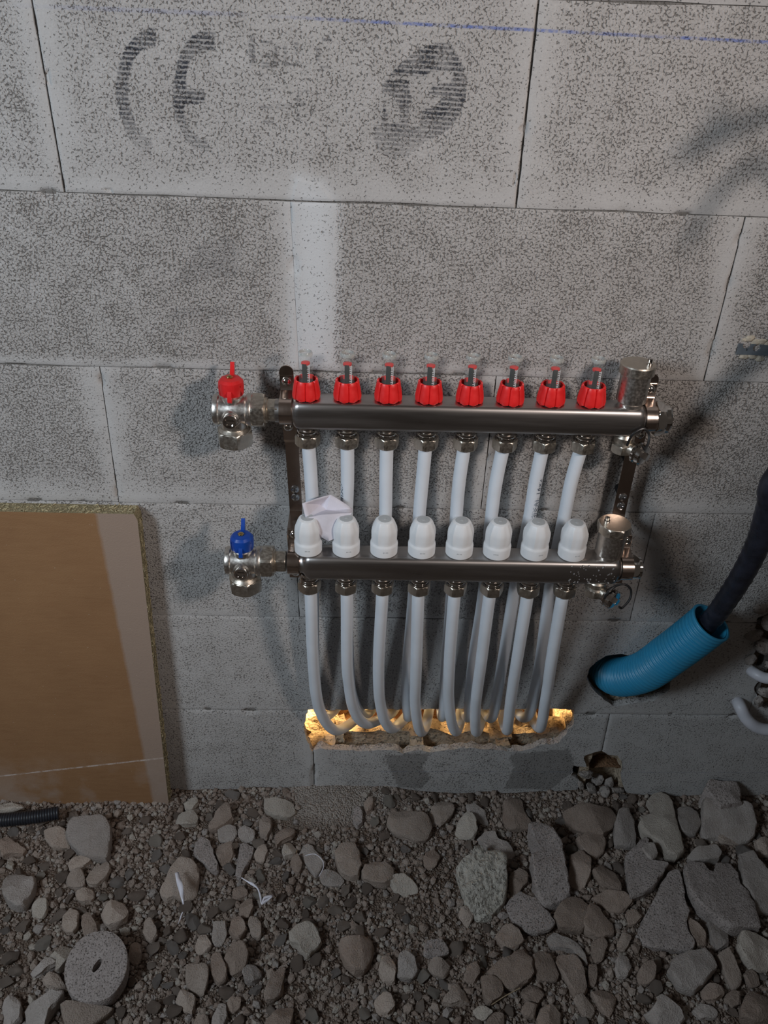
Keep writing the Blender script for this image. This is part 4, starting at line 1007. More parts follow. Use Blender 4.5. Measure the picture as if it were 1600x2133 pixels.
bm = bmesh.new(); xs = [-0.62+i*0.007 for i in range(320)]; ys = [-0.95+j*0.0075 for j in range(130)]
G = [[bm.verts.new((x, y, gh(x, y))) for x in xs] for y in ys]
for j in range(len(ys)-1):
    for i in range(len(xs)-1): bm.faces.new((G[j][i], G[j][i+1], G[j+1][i+1], G[j+1][i]))
for (x0, x1, y0, y1) in ((-2.6, 3.2, -3.6, -0.95), (-2.6, -0.62, -0.95, 0.0), (1.61, 3.2, -0.95, 0.0)):
    vs = [bm.verts.new((x, y, -0.006)) for x, y in ((x0, y0), (x1, y0), (x1, y1), (x0, y1))]; bm.faces.new(vs)
setp(obj('floor', bm, M_SOIL, world=True, smooth=80), kind='structure')

def stone_mat(name, c1, c2, dust=(0.36, 0.30, 0.26), scale=60):
    t = NT(name); oi = t.n.new('ShaderNodeObjectInfo'); rv = oi.outputs['Random']
    mp = t.node('ShaderNodeVectorMath', operation='ADD', i_0=t.obj()); cmb = t.node('ShaderNodeCombineXYZ', i_0=t.math('MULTIPLY', rv, 7.0), i_1=t.math('MULTIPLY', rv, 3.0)); t.t.links.new(cmb.outputs[0], mp.inputs[1]); vec = mp.outputs[0]
    a = t.noise(scale*0.5, 5, 0.65, vec=vec); f = t.noise(scale*8, 4, 0.6, vec=vec); b = t.mix(t.rng(a, 0.3, 0.7), c1, c2)
    b = t.mix(t.rng(t.noise(scale*0.35, 3, 0.5, vec=vec), 0.5, 0.68, 0, 0.45), b, dust)
    b = t.mix(t.rng(f, 0.4, 0.7, 0, 0.4), b, tuple(x*0.55 for x in c1))
    val = t.node('ShaderNodeHueSaturation'); t.t.links.new(b, val.inputs['Color']); t.t.links.new(t.rng(rv, 0, 1, 0.82, 1.14), val.inputs['Value']); b = val.outputs[0]
    t.bump(t.math('ADD', f, t.math('MULTIPLY', a, 2.0)), 0.0020, 1.0)
    return t.set(Base_Color=b, Roughness=0.95, Specular_IOR_Level=0.2)
M_ST = {'t': stone_mat('tan_stone', (0.36, 0.285, 0.235), (0.45, 0.37, 0.315)), 'g': stone_mat('grey_stone', (0.34, 0.295, 0.265), (0.43, 0.38, 0.35)),
        'b': stone_mat('brown_stone', (0.28, 0.21, 0.17), (0.36, 0.285, 0.235)), 'p': stone_mat('pale_stone', (0.43, 0.375, 0.32), (0.52, 0.46, 0.40))}
M_ST['c'] = rough_concrete('concrete_rubble', (0.42, 0.365, 0.34), (0.34, 0.29, 0.265), 330, 0.0018, 0.75)
M_ST['a'] = rough_concrete('coarse_aggregate', (0.56, 0.52, 0.46), (0.44, 0.40, 0.34), 130, 0.006, 0.3)

def slab_from_outline(pts, h, seed, tilt=(0, 0), z0=None, dome=0.25, lump=0.0):
    """stone whose plan is the traced outline (world x,y), height h, broken sides, lightly domed top"""
    n0 = len(pts); c = sum((Vector((p[0], p[1])) for p in pts), Vector((0, 0)))/n0
    # resample the outline
    P = [Vector(p) for p in pts]; per = sum((P[(i+1) % n0]-P[i]).length for i in range(n0)); N = max(20, min(72, int(per/0.0045))); out = []
    acc = 0; seglens = [(P[(i+1) % n0]-P[i]).length for i in range(n0)]
    for k in range(N):
        d = per*k/N; i = 0
        while d > seglens[i]: d -= seglens[i]; i += 1
        out.append(P[i].lerp(P[(i+1) % n0], d/max(1e-9, seglens[i])))
    out = [out[i]*0.8+(out[i-1]+out[(i+1) % N])*0.1 for i in range(N)]
    size = max((q-c).length for q in out); rn = random.Random(seed*7+1)
    planes = []
    for k_ in range(rn.choice((2, 3, 3, 4))):
        a_ = rn.uniform(0, 6.28); planes.append((Vector((math.cos(a_), math.sin(a_))), rn.uniform(0.15, 0.8)*(0.35 if dome < 0.2 else 1), rn.uniform(-0.1, 0.55)))
    bm = bmesh.new(); rings = []
    prof = [(0.86, -0.3), (0.95, 0.0), (0.985, 0.25), (1.0, 0.5), (1.0, 0.74), (0.985, 0.90), (0.955, 0.975), (0.90, 1.0), (0.80, 1.0), (0.66, 1.0), (0.50, 1.0), (0.33, 1.0), (0.16, 1.0)]
    zb = gh(c.x, c.y)-h*0.15 if z0 is None else z0
    def mk(q, hz, k):
        u = (q-c)/size; f = 1.0
        for d, sl, off in planes: f = min(f, 1.0-sl*max(0, u.dot(d)-off))
        j = Vector((q.x*90, q.y*90, hz*3+seed)); x = q.x+0.0026*noise.noise(j)*(1 if k > .9 else .3); y = q.y+0.0026*noise.noise(j+Vector((0, 0, 50)))*(1 if k > .9 else .3)
        z = zb+h*hz*(f if hz > 0.3 else 1)
        z += (0.0012+lump)*noise.noise(Vector((q.x*75, q.y*75, seed*3.3)))*(1 if hz > 0.5 else 0.3)+0.0006*noise.noise(Vector((q.x*260, q.y*260, seed)))
        z += h*(0.10+dome*0.25)*noise.noise(Vector((q.x*26, q.y*26, seed)))*(1 if hz > 0.3 else 0)
        z += (q.x-c.x)*tilt[0]+(q.y-c.y)*tilt[1]
        return bm.verts.new((x, y, z))
    for k, hz in prof: rings.append([mk(c+(q-c)*k, hz, k) for q in out])
    for a, b in zip(rings, rings[1:]):
        for i in range(N): bm.faces.new((a[i], a[(i+1) % N], b[(i+1) % N], b[i]))
    cv = mk(c, 1, 0)
    for i in range(N): bm.faces.new((rings[-1][i], rings[-1][(i+1) % N], cv))
    bm.faces.new(rings[0])
    return bm, Vector((c.x, c.y, zb))
TB = {1: (0, 1640), 2: (400, 1640), 3: (800, 1640), 4: (1200, 1600)}
OCC = []
def big(tile, pts, h, mat, label, z=0.012, tilt=(0, 0), name='stone', cat='stone', dome=0.25, lump=0.0):
    bx, by = TB[tile]; W = []
    for x, y in pts:
        p = atz(bx+x/4, by+y/4, z); W.append((p.x, min(p.y, -0.004)))
    OCC.append(W)
    bm, c = slab_from_outline(W, h, len(OCC), tilt, None, dome, lump)
    return setp(obj(name, bm, M_ST[mat], loc=(0, 0, 0), smooth=38) if False else obj(name, _shift(bm, c), M_ST[mat], loc=c, smooth=24), label, cat)
def _shift(bm, c): bmesh.ops.translate(bm, verts=bm.verts[:], vec=-c); return bm
BIG = [
 # tile 1, left
 (1, [(610,235),(690,228),(760,245),(840,235),(905,275),(928,345),(920,440),(905,530),(870,578),(790,555),(700,545),(640,505),(590,460),(555,420),(538,350),(560,280)], .030, 'g', 'big rounded pale stone just below the brown board and right of the black conduit'),
 (1, [(350,350),(400,325),(480,320),(545,330),(545,400),(575,465),(520,475),(430,475),(385,430)], .018, 't', 'tan stone wedged between the black conduit and the big rounded pale stone'),
 (1, [(0,430),(40,375),(110,430),(215,500),(180,540),(90,530),(0,560)], .016, 'b', 'brown pointed stone at the left edge, below the black conduit'),
 (1, [(0,690),(60,665),(170,690),(290,730),(275,830),(235,900),(195,960),(130,972),(50,930),(20,880),(0,820)], .030, 'g', 'large grey wedge of stone at the left edge, halfway down the rubble'),
 (1, [(270,960),(310,928),(400,925),(385,1020),(350,1070),(262,1055),(252,1020)], .014, 'p', 'small pale four-cornered stone right of the grey wedge at the left edge'),
 (1, [(560,600),(600,565),(700,555),(762,572),(755,600),(690,640),(640,655),(590,688),(565,650)], .014, 't', 'flat tan flake touching the lower left of the big rounded pale stone'),
 (1, [(540,760),(575,700),(680,665),(705,740),(698,800),(620,808),(560,800)], .015, 't', 'tan stone with a straight top edge, below the flat tan flake'),
 (1, [(708,755),(740,690),(800,640),(890,600),(920,640),(915,690),(880,760),(800,800),(730,790)], .014, 't', 'dusty tan slab under the lower right of the big rounded pale stone'),
 (1, [(622,870),(680,820),(770,830),(788,870),(760,925),(690,942),(632,920)], .014, 't', 'small oval stone above left of the bumpy brown stone with a ridge'),
 (1, [(825,1000),(870,930),(960,900),(1030,930),(1060,1000),(1040,1070),(960,1115),(900,1122),(850,1085)], .026, 't', 'bumpy brown stone with a ridge, above the round concrete disc'),
 (1, [(505,1150),(520,1060),(580,1005),(640,1000),(658,1060),(640,1150),(600,1200),(540,1190)], .018, 't', 'upright tan stone up left of the round concrete disc'),
 (1, [(675,1150),(680,1070),(740,1045),(775,1075),(800,1120),(820,1200),(760,1260),(700,1250)], .020, 'b', 'brown stone leaning on the top left of the round concrete disc'),
 (1, [(400,1395),(460,1350),(500,1300),(600,1278),(595,1360),(560,1420),(500,1500),(460,1525),(470,1420)], .020, 'p', 'pale pointed flake at the left rim of the round concrete disc'),
 (1, [(235,1525),(290,1470),(370,1410),(450,1420),(478,1450),(400,1500),(330,1540),(270,1570)], .014, 'g', 'long grey flake left of the pale pointed flake by the disc'),
 (1, [(340,1590),(400,1530),(480,1540),(530,1620),(545,1665),(470,1655),(380,1640)], .014, 't', 'tan stone tucked at the lower left of the round concrete disc'),
 (1, [(178,1830),(220,1770),(320,1730),(440,1670),(530,1690),(480,1760),(400,1840),(350,1960),(310,2010),(210,2000)], .026, 'g', 'long grey stone pointing up right in the bottom left corner area'),
 (1, [(0,1720),(60,1690),(140,1720),(165,1790),(160,1890),(80,1960),(0,1990)], .024, 'g', 'rounded grey stone in the bottom left corner'),
 (1, [(500,1800),(560,1770),(700,1780),(830,1790),(940,1790),(900,1850),(800,1930),(740,2010),(540,2010),(520,1900)], .024, 't', 'broad tan stone directly below the round concrete disc'),
 (1, [(1070,1420),(1070,1330),(1110,1265),(1175,1275),(1170,1370),(1130,1440),(1095,1448)], .016, 't', 'narrow tan stone touching the right rim of the round concrete disc'),
 (1, [(1185,1190),(1200,1110),(1250,1080),(1290,1140),(1310,1210),(1265,1270),(1210,1250)], .014, 't', 'small triangular tan stone up right of the round concrete disc'),
 (1, [(1320,850),(1370,760),(1420,660),(1500,570),(1600,590),(1650,650),(1655,760),(1630,850),(1540,905),(1440,880),(1375,912)], .020, 't', 'large flat tan stone with a white plastic shred on it'),
 (1, [(1450,270),(1480,210),(1560,175),(1620,170),(1650,220),(1640,275),(1550,290)], .016, 'p', 'pale stone lying at the right foot of the brown board'),
 (1, [(1525,120),(1560,85),(1640,70),(1655,110),(1600,165),(1550,160)], .012, 'p', 'small white stone against the lower right corner of the brown board'),
 # tile 2, centre left
 (2, [(130,300),(180,220),(220,160),(290,110),(330,180),(345,240),(290,280),(200,315),(140,325)], .022, 'b', 'dark triangular stone below the wall right of the brown board'),
 (2, [(205,310),(290,295),(360,300),(370,370),(330,415),(220,412)], .014, 'g', 'small squarish grey stone right under the dark triangular stone'),
 (2, [(370,330),(430,290),(520,320),(520,380),(480,420),(400,390)], .014, 'g', 'grey wedge stone right of the small squarish grey one'),
 (2, [(10,540),(20,430),(80,380),(150,420),(180,530),(215,620),(210,680),(160,660),(100,610)], .018, 'c', 'speckled concrete shard slanting down right above the tan stone with plastic'),
 (2, [(385,540),(395,440),(440,420),(515,460),(490,560),(440,640),(400,730),(355,700),(360,640)], .014, 'c', 'long thin concrete sliver standing near the slanting speckled shard'),
 (2, [(185,460),(230,430),(320,425),(350,520),(300,590),(230,600),(195,540)], .018, 'b', 'rounded brown stone between the two concrete slivers'),
 (2, [(515,530),(540,470),(610,440),(635,500),(590,585),(530,570)], .014, 't', 'small tan stone right of the long thin concrete sliver'),
 (2, [(555,320),(560,240),(610,215),(665,240),(650,330),(620,400),(570,380)], .016, 't', 'upright tan stone at the left foot of the sandy heap'),
 (2, [(685,390),(740,330),(830,310),(870,340),(830,400),(740,440),(700,470)], .016, 'b', 'brown stone on the lower slope of the sandy heap'),
 (2, [(750,520),(770,450),(830,425),(880,480),(860,540),(760,572)], .014, 'p', 'small pale stone left of the long dusty slab'),
 (2, [(880,520),(940,440),(1000,470),(1060,540),(1118,600),(1080,640),(1030,710),(970,640),(920,580)], .014, 'g', 'long dusty slab lying diagonally below the sandy heap'),
 (2, [(815,620),(830,560),(880,540),(920,620),(890,700),(840,670)], .013, 'b', 'small dark stone below the pale one, left of the dusty slab'),
 (2, [(1060,720),(1110,660),(1200,680),(1280,760),(1240,800),(1130,790),(1080,770)], .012, 'g', 'flat grey stone at the lower right end of the dusty slab'),
 (2, [(1185,520),(1220,450),(1290,420),(1360,430),(1400,520),(1412,620),(1390,710),(1330,725),(1240,690),(1205,610)], .026, 't', 'big upright oval stone in the middle, left of its broad neighbour'),
 (2, [(1412,670),(1440,600),(1530,570),(1640,590),(1690,650),(1690,720),(1620,770),(1500,760),(1430,730)], .024, 't', 'broad tan stone right of the big upright oval stone'),
 (2, [(600,95),(700,90),(840,120),(880,180),(800,230),(680,220),(600,180)], .016, 'p', 'pale flat slab buried in the sandy heap by the wall'),
 (2, [(1340,270),(1350,190),(1395,160),(1420,210),(1425,290),(1380,325)], .012, 'c', 'small speckled blue-grey chip right of the sandy heap'),
 (2, [(1430,140),(1470,90),(1510,110),(1500,200),(1450,215)], .013, 'b', 'small brown upright stone right of the speckled chip'),
 (2, [(330,850),(350,800),(420,780),(465,820),(460,870),(400,900),(340,890)], .012, 'b', 'flat brown stone under the left end of the white plastic string'),
 (2, [(385,1030),(400,930),(450,870),(500,890),(508,980),(470,1060),(420,1060)], .018, 'b', 'oval brown stone below the bend of the white plastic string'),
 (2, [(300,1160),(330,1080),(390,1050),(440,1100),(452,1170),(400,1235),(330,1210)], .020, 'b', 'tan rounded stone with a rusty top, below the white plastic string'),
 (2, [(160,1220),(180,1120),(280,1090),(285,1200),(250,1290),(180,1290)], .014, 'g', 'flat grey block left of the stone with a rusty top'),
 (2, [(465,1130),(480,1070),(540,1060),(580,1120),(580,1220),(545,1258),(490,1200)], .014, 't', 'long tan stone right of the stone with a rusty top'),
 (2, [(800,1190),(870,1130),(930,1100),(1030,1130),(1055,1180),(1085,1250),(1030,1320),(960,1390),(900,1340),(880,1280),(820,1270)], .026, 'p', 'bright star-shaped tan stone with several corners'),
 (2, [(1215,1290),(1240,1230),(1360,1220),(1500,1225),(1522,1290),(1500,1400),(1440,1490),(1360,1505),(1270,1430)], .030, 'b', 'big brown heart-shaped stone in the lower middle'),
 (2, [(260,1430),(300,1340),(340,1275),(430,1290),(472,1370),(450,1450),(400,1520),(330,1530),(280,1490)], .024, 'b', 'big brown pear-shaped stone in the lower left middle'),
 (2, [(150,1420),(180,1360),(240,1370),(270,1450),(300,1530),(270,1600),(210,1630),(160,1550)], .018, 'b', 'long brown stone left of the pear-shaped stone'),
 (2, [(415,1530),(430,1465),(500,1440),(570,1480),(575,1550),(510,1600),(430,1590)], .018, 'g', 'rounded grey stone lower right of the pear-shaped stone'),
 (2, [(590,1690),(620,1610),(680,1510),(740,1450),(775,1470),(765,1580),(740,1690),(680,1750),(610,1755)], .020, 'b', 'long dark stone slanting up right near the bottom'),
 (2, [(-50,1470),(60,1465),(140,1480),(135,1580),(100,1690),(30,1700),(-40,1640),(-65,1560)], .022, 't', 'broad tan stone with a flat top, right of two small dark flakes'),
 (2, [(-150,1770),(-90,1690),(-10,1700),(30,1730),(20,1800),(5,1870),(-60,1850)], .016, 't', 'tan stone below the broad flat-topped tan stone'),
 (2, [(20,1290),(60,1200),(120,1195),(160,1290),(110,1340),(30,1350)], .014, 't', 'small two-toned tan stone above the broad flat-topped one'),
 (2, [(600,1900),(680,1830),(780,1780),(850,1780),(840,1900),(800,2010),(600,2010)], .026, 'b', 'large brown stone cut by the bottom edge, under the long dark one'),
 (2, [(160,1900),(220,1790),(290,1790),(290,1900),(240,2010),(160,2010)], .016, 'g', 'grey stone cut by the bottom edge, below the long brown stone'),
 (2, [(290,1780),(330,1730),(400,1740),(400,1820),(340,1860),(295,1840)], .014, 'b', 'small brown stone straight below the pear-shaped stone'),
 (2, [(0,1960),(40,1900),(120,1890),(150,1960),(140,2010),(0,2010)], .014, 'b', 'brown stone at the bottom edge, left of the grey one'),
 # tile 3, centre right
 (3, [(20,280),(50,200),(130,180),(260,180),(340,195),(400,260),(408,330),(350,400),(270,415),(130,370),(60,340)], .022, 't', 'big dusty flat-faced stone below the wall, centre'),
 (3, [(378,180),(420,110),(500,80),(570,90),(598,140),(560,210),(480,280),(410,250)], .018, 't', 'tan oval stone up against the wall, right of the dusty flat-faced stone'),
 (3, [(600,320),(620,240),(700,165),(740,190),(780,260),(778,350),(750,378),(620,375)], .022, 'p', 'bright pale teardrop stone below the wall'),
 (3, [(685,110),(760,105),(840,160),(890,240),(860,262),(780,230),(720,180)], .016, 'g', 'dark shiny grey flake behind the pale teardrop stone'),
 (3, [(325,570),(350,510),(420,490),(480,540),(440,620),(380,650),(330,620)], .014, 'b', 'small dark stone in the gravel below the dusty flat-faced stone'),
 (3, [(40,745),(90,710),(160,700),(230,750),(295,830),(280,870),(190,880),(90,840)], .014, 'p', 'pale flat pebble in the gravel, lower left of the coarse aggregate lump'),
 (3, [(600,665),(640,605),(720,570),(760,500),(820,490),(840,540),(960,540),(1030,560),(1030,680),(1030,800),(1035,880),(980,950),(900,1030),(790,1040),(720,990),(680,920),(640,790)], .034, 'a', 'large lump of coarse aggregate concrete, greenish grey'),
 (3, [(780,380),(850,325),(930,320),(960,390),(1050,420),(1110,520),(1080,550),(980,540),(900,520),(860,450)], .020, 'g', 'two-toned grey and tan stone above the coarse aggregate lump'),
 (3, [(995,100),(1060,60),(1160,70),(1180,180),(1260,270),(1200,300),(1060,290),(1000,230)], .022, 'b', 'dark stone against the wall above the big broken block'),
 (3, [(1230,560),(1310,500),(1250,430),(1200,330),(1300,310),(1400,350),(1480,440),(1520,600),(1550,740),(1580,850),(1500,900),(1350,940),(1310,880),(1260,760)], .044, 'c', 'big broken grey block with a flat face, right of the coarse aggregate lump'),
 (3, [(1045,800),(1060,690),(1140,675),(1200,690),(1190,780),(1130,850),(1070,850)], .016, 'b', 'brown stone between the coarse aggregate lump and the big broken block'),
 (3, [(1025,950),(1060,880),(1140,830),(1220,890),(1290,900),(1320,970),(1380,1030),(1440,1120),(1380,1170),(1280,1198),(1180,1160),(1090,1090),(1040,1020)], .018, 'c', 'fan-shaped speckled concrete slab below the big broken block'),
 (3, [(1420,1060),(1450,980),(1530,900),(1640,900),(1725,960),(1720,1080),(1660,1180),(1560,1160),(1470,1150)], .022, 'b', 'rough brown stone right of the fan-shaped slab'),
 (3, [(930,1210),(990,1130),(1060,1110),(1140,1170),(1175,1250),(1090,1310),(1000,1290)], .018, 'b', 'brown stone just below the fan-shaped slab'),
 (3, [(620,1030),(650,990),(740,985),(755,1040),(700,1140),(660,1090)], .014, 't', 'small reddish tan wedge under the coarse aggregate lump'),
 (3, [(330,1330),(360,1280),(470,1255),(530,1300),(545,1370),(480,1400),(380,1415),(330,1390)], .014, 'c', 'small whitish concrete crumb in the gravel, lower centre'),
 (3, [(855,1530),(940,1450),(1010,1400),(1060,1400),(1110,1335),(1170,1340),(1240,1430),(1258,1540),(1200,1610),(1090,1670),(1020,1650),(940,1580)], .022, 'b', 'large flat brown slab with a notched upper edge, lower right'),
 (3, [(805,1570),(880,1562),(980,1600),(1010,1690),(960,1750),(880,1805),(830,1720)], .020, 'b', 'dark triangular block at the lower left of the notched slab'),
 (3, [(1240,1380),(1310,1350),(1390,1370),(1420,1440),(1470,1560),(1440,1590),(1300,1595),(1260,1530)], .018, 'b', 'dark square stone right of the notched slab'),
 (3, [(1430,1420),(1480,1345),(1600,1350),(1640,1420),(1690,1530),(1710,1620),(1680,1690),(1600,1690),(1520,1570)], .024, 'b', 'long dark brown stone right of the dark square stone'),
 (3, [(1360,1230),(1420,1190),(1540,1230),(1600,1260),(1700,1400),(1700,1470),(1600,1340),(1400,1300)], .014, 'g', 'crumbly grey flake above the long dark brown stone'),
 (3, [(480,1790),(540,1710),(610,1610),(660,1680),(730,1780),(640,1790),(540,1805)], .016, 't', 'tan triangular stone near the bottom centre'),
 (3, [(665,1580),(700,1480),(760,1455),(815,1520),(770,1600),(740,1640)], .015, 'b', 'narrow brown stone above right of the tan triangular stone'),
 (3, [(360,1500),(390,1430),(480,1430),(565,1490),(510,1580),(420,1560)], .015, 't', 'tan stone with a pale lower lip, lower centre gravel'),
 (3, [(110,1560),(130,1370),(180,1350),(260,1420),(290,1520),(230,1580)], .022, 'g', 'upright grey-faced stone in the lower centre'),
 (3, [(-10,1390),(40,1370),(80,1420),(108,1500),(90,1600),(0,1590),(-45,1500)], .022, 't', 'tan block left of the upright grey-faced stone'),
 (3, [(-90,1780),(-40,1720),(0,1700),(60,1700),(95,1810),(40,1880),(-30,1870)], .018, 't', 'rounded tan stone at the bottom, below the tan block'),
 (3, [(1140,1680),(1220,1610),(1300,1640),(1340,1720),(1290,1790),(1200,1750)], .016, 'b', 'brown five-sided stone just under the notched slab'),
 (3, [(1150,1830),(1180,1770),(1280,1790),(1270,1900),(1190,1890)], .016, 'b', 'dark stone below the five-sided brown one'),
 (3, [(740,1850),(800,1815),(910,1850),(860,1920),(800,1935)], .012, 'p', 'small pale wing-shaped flake near the bottom, right of centre'),
 (3, [(860,1930),(920,1860),(1010,1870),(1010,1990),(870,1990)], .014, 'b', 'brown stone cut by the bottom edge, right of the pale wing-shaped flake'),
 (3, [(1280,1900),(1320,1800),(1400,1770),(1490,1850),(1480,1960),(1400,2000),(1300,1980)], .020, 'b', 'dark lumpy stone at the bottom, below the dark square stone'),
 # tile 4, right
 (4, [(-100,330),(60,290),(200,300),(310,300),(365,370),(330,450),(240,520),(90,500),(0,470),(-80,400)], .026, 'b', 'broad brown stone in front of the broken hole at the foot of the wall'),
 (4, [(330,450),(360,330),(440,320),(500,400),(520,600),(470,605),(340,595),(325,520)], .024, 'g', 'grey-tipped stone left of the tall pink-grey slab'),
 (4, [(0,560),(80,520),(200,490),(262,570),(230,690),(160,725),(60,650)], .020, 'b', 'brown stone below the broad brown stone by the broken hole'),
 (4, [(535,415),(570,370),(640,340),(660,290),(600,230),(640,170),(720,150),(790,190),(830,280),(850,400),(890,540),(915,670),(850,720),(770,690),(720,600),(620,530),(560,490)], .030, 'p', 'tall pink-grey pointed slab leaning on the wall at the right'),
 (4, [(855,400),(850,300),(960,275),(1010,330),(1060,430),(1010,530),(920,520),(870,470)], .022, 'g', 'grey stone between the tall pointed slab and the wide block at the right'),
 (4, [(1060,480),(1060,290),(1090,200),(1180,260),(1240,310),(1400,280),(1480,320),(1520,430),(1510,530),(1400,570),(1200,520),(1100,530)], .034, 'g', 'wide pale-faced block at the right foot of the wall'),
 (4, [(1070,155),(1100,95),(1220,110),(1350,110),(1385,150),(1395,270),(1300,285),(1220,305),(1160,250)], .058, 'c', 'ragged grey slab resting on top of the wide pale-faced block'),
 (4, [(1180,560),(1250,510),(1340,520),(1480,570),(1480,625),(1350,615),(1230,600)], .014, 't', 'long tan flake under the wide pale-faced block'),
 (4, [(415,720),(470,640),(590,545),(620,580),(560,640),(560,690),(620,750),(780,780),(740,850),(660,980),(560,1030),(455,1065),(440,900)], .026, 'c', 'curved speckled concrete piece left of the big triangular slab'),
 (4, [(550,640),(600,590),(660,600),(690,670),(660,745),(590,700)], .034, 'g', 'small grey pebble lying in the crook of the curved concrete piece'),
 (4, [(135,860),(210,800),(330,850),(390,950),(390,1010),(300,990),(200,930)], .018, 'b', 'brown curved flake left of the curved concrete piece'),
 (4, [(-60,870),(-40,700),(60,650),(130,740),(135,860),(60,985),(-20,960)], .024, 'b', 'dark brown-grey stone left of the brown curved flake'),
 (4, [(820,840),(870,850),(890,940),(910,1080),(950,1180),(920,1280),(960,1360),(1010,1450),(960,1500),(880,1500),(740,1480),(640,1470),(540,1420),(520,1330),(570,1220),(640,1110),(700,970),(760,880)], .020, 'c', 'big triangular concrete slab with its point up'),
 (4, [(910,790),(960,740),(1060,760),(1100,830),(1150,850),(1180,760),(1300,745),(1370,830),(1390,940),(1460,990),(1510,1110),(1550,1230),(1555,1310),(1450,1310),(1300,1330),(1200,1260),(1080,1180),(1000,1100),(950,1020),(920,920)], .034, 'c', 'largest pale concrete slab, at the right between two other slabs'),
 (4, [(940,690),(1020,640),(1180,640),(1225,700),(1200,740),(1090,740),(980,740)], .026, 'g', 'grey stone topping the upper left of the largest pale slab'),
 (4, [(1370,690),(1480,680),(1550,780),(1640,880),(1650,1160),(1530,1160),(1500,1050),(1400,940)], .030, 'g', 'dark grey slab behind the right side of the largest pale slab'),
 (4, [(1500,590),(1560,560),(1640,580),(1640,710),(1540,700)], .018, 't', 'tan stone at the right edge above the dark grey slab'),
 (4, [(920,1200),(1000,1250),(1090,1340),(1100,1440),(1020,1450),(960,1360)], .018, 'b', 'brown stone tucked under the right side of the triangular slab'),
 (4, [(1105,1250),(1150,1225),(1230,1300),(1290,1350),(1285,1440),(1180,1490),(1140,1400)], .018, 'g', 'grey wedge under the lower corner of the largest pale slab'),
 (4, [(775,1650),(830,1540),(960,1500),(1080,1480),(1150,1530),(1195,1620),(1130,1720),(1010,1830),(900,1810),(830,1740)], .028, 'g', 'pale grey four-cornered stone below the triangular slab'),
 (4, [(1185,1540),(1270,1480),(1320,1560),(1380,1660),(1415,1750),(1340,1810),(1270,1720),(1230,1620)], .018, 't', 'brick-like tan bar right of the pale grey four-cornered stone'),
 (4, [(1360,1440),(1380,1340),(1500,1350),(1640,1400),(1640,1640),(1500,1620),(1400,1540)], .026, 'p', 'pale stone at the right edge below the largest pale slab'),
 (4, [(1410,1690),(1480,1630),(1540,1680),(1560,1760),(1480,1790)], .015, 'b', 'small brown stone right of the brick-like tan bar'),
 (4, [(1390,1960),(1430,1850),(1520,1810),(1640,1850),(1640,2080),(1500,2080),(1400,2040)], .026, 'b', 'rounded brown stone in the bottom right corner'),
 (4, [(1050,1830),(1110,1770),(1230,1790),(1262,1850),(1170,1920),(1080,1900)], .016, 'b', 'greenish brown stone below the pale grey four-cornered stone'),
 (4, [(1250,1880),(1310,1810),(1390,1850),(1390,1930),(1310,1960)], .016, 'b', 'brown stone left of the one in the bottom right corner'),
 (4, [(590,2010),(680,1920),(700,1860),(800,1920),(900,1980),(935,2060),(850,2125),(690,2125)], .026, 'g', 'dusty grey lumpy stone at the bottom right, cut by the edge'),
 (4, [(980,1990),(1060,1930),(1190,1990),(1190,2050),(1060,2060)], .014, 'g', 'flat grey stone right of the dusty grey lumpy stone'),
 (4, [(130,1840),(220,1810),(340,1830),(350,1920),(290,2050),(220,1980)], .016, 'b', 'dark triangular stone low down, left of the dusty grey lumpy stone'),
 (4, [(-10,1880),(60,1850),(130,1920),(185,2010),(130,2050),(60,2030)], .015, 't', 'small tan block left of the dark triangular stone at the bottom'),
 (4, [(515,1690),(560,1620),(640,1600),(680,1660),(660,1750),(590,1790),(530,1760)], .018, 'b', 'smooth oval brown stone left of the pale grey four-cornered stone'),
 (4, [(330,1650),(350,1560),(430,1540),(480,1650),(430,1720),(360,1720)], .016, 'g', 'crumbly grey stone left of the smooth oval brown stone'),
 (4, [(345,1490),(380,1370),(460,1380),(450,1450),(400,1510)], .014, 't', 'small tan stone at the lower left of the triangular slab'),
 (4, [(420,1190),(500,1170),(560,1230),(520,1270),(440,1300)], .014, 'b', 'small reddish brown cube left of the triangular slab'),
 (4, [(60,1300),(110,1130),(180,1140),(330,1280),(320,1370),(200,1390),(90,1350)], .022, 'b', 'rusty brown rounded stone, lower right middle'),
 (4, [(130,1070),(240,1010),(400,1030),(490,1090),(440,1140),(380,1190),(280,1170)], .014, 'b', 'dusty brown stone under the brown curved flake'),
 (4, [(130,1440),(220,1390),(270,1450),(240,1560),(190,1600),(140,1540)], .016, 'b', 'crumbly brown stone below the rusty rounded one'),
 (4, [(110,1780),(110,1620),(180,1600),(190,1700),(160,1790)], .014, 'b', 'narrow dark stone right of the long dark brown stone'),
]
for k, (tile, pts, h, mat, label) in enumerate(BIG):
    tilt = (0.12*math.sin(k*2.1), 0.10+0.14*math.cos(k*1.3))
    nm = 'concrete_piece' if mat in 'ca' else 'stone'; cat = 'concrete piece' if mat in 'ca' else 'stone'
    if mat == 'a': tilt = (0, 0.25)
    if 'resting on top' in label: tilt = (0, 0.1)
    big(tile, pts, h, mat, label, z=min(0.055, h*0.75), tilt=tilt, name=nm, cat=cat, lump=0.004 if mat == 'a' else 0.0, dome=0.12 if mat == 'c' else 0.3)

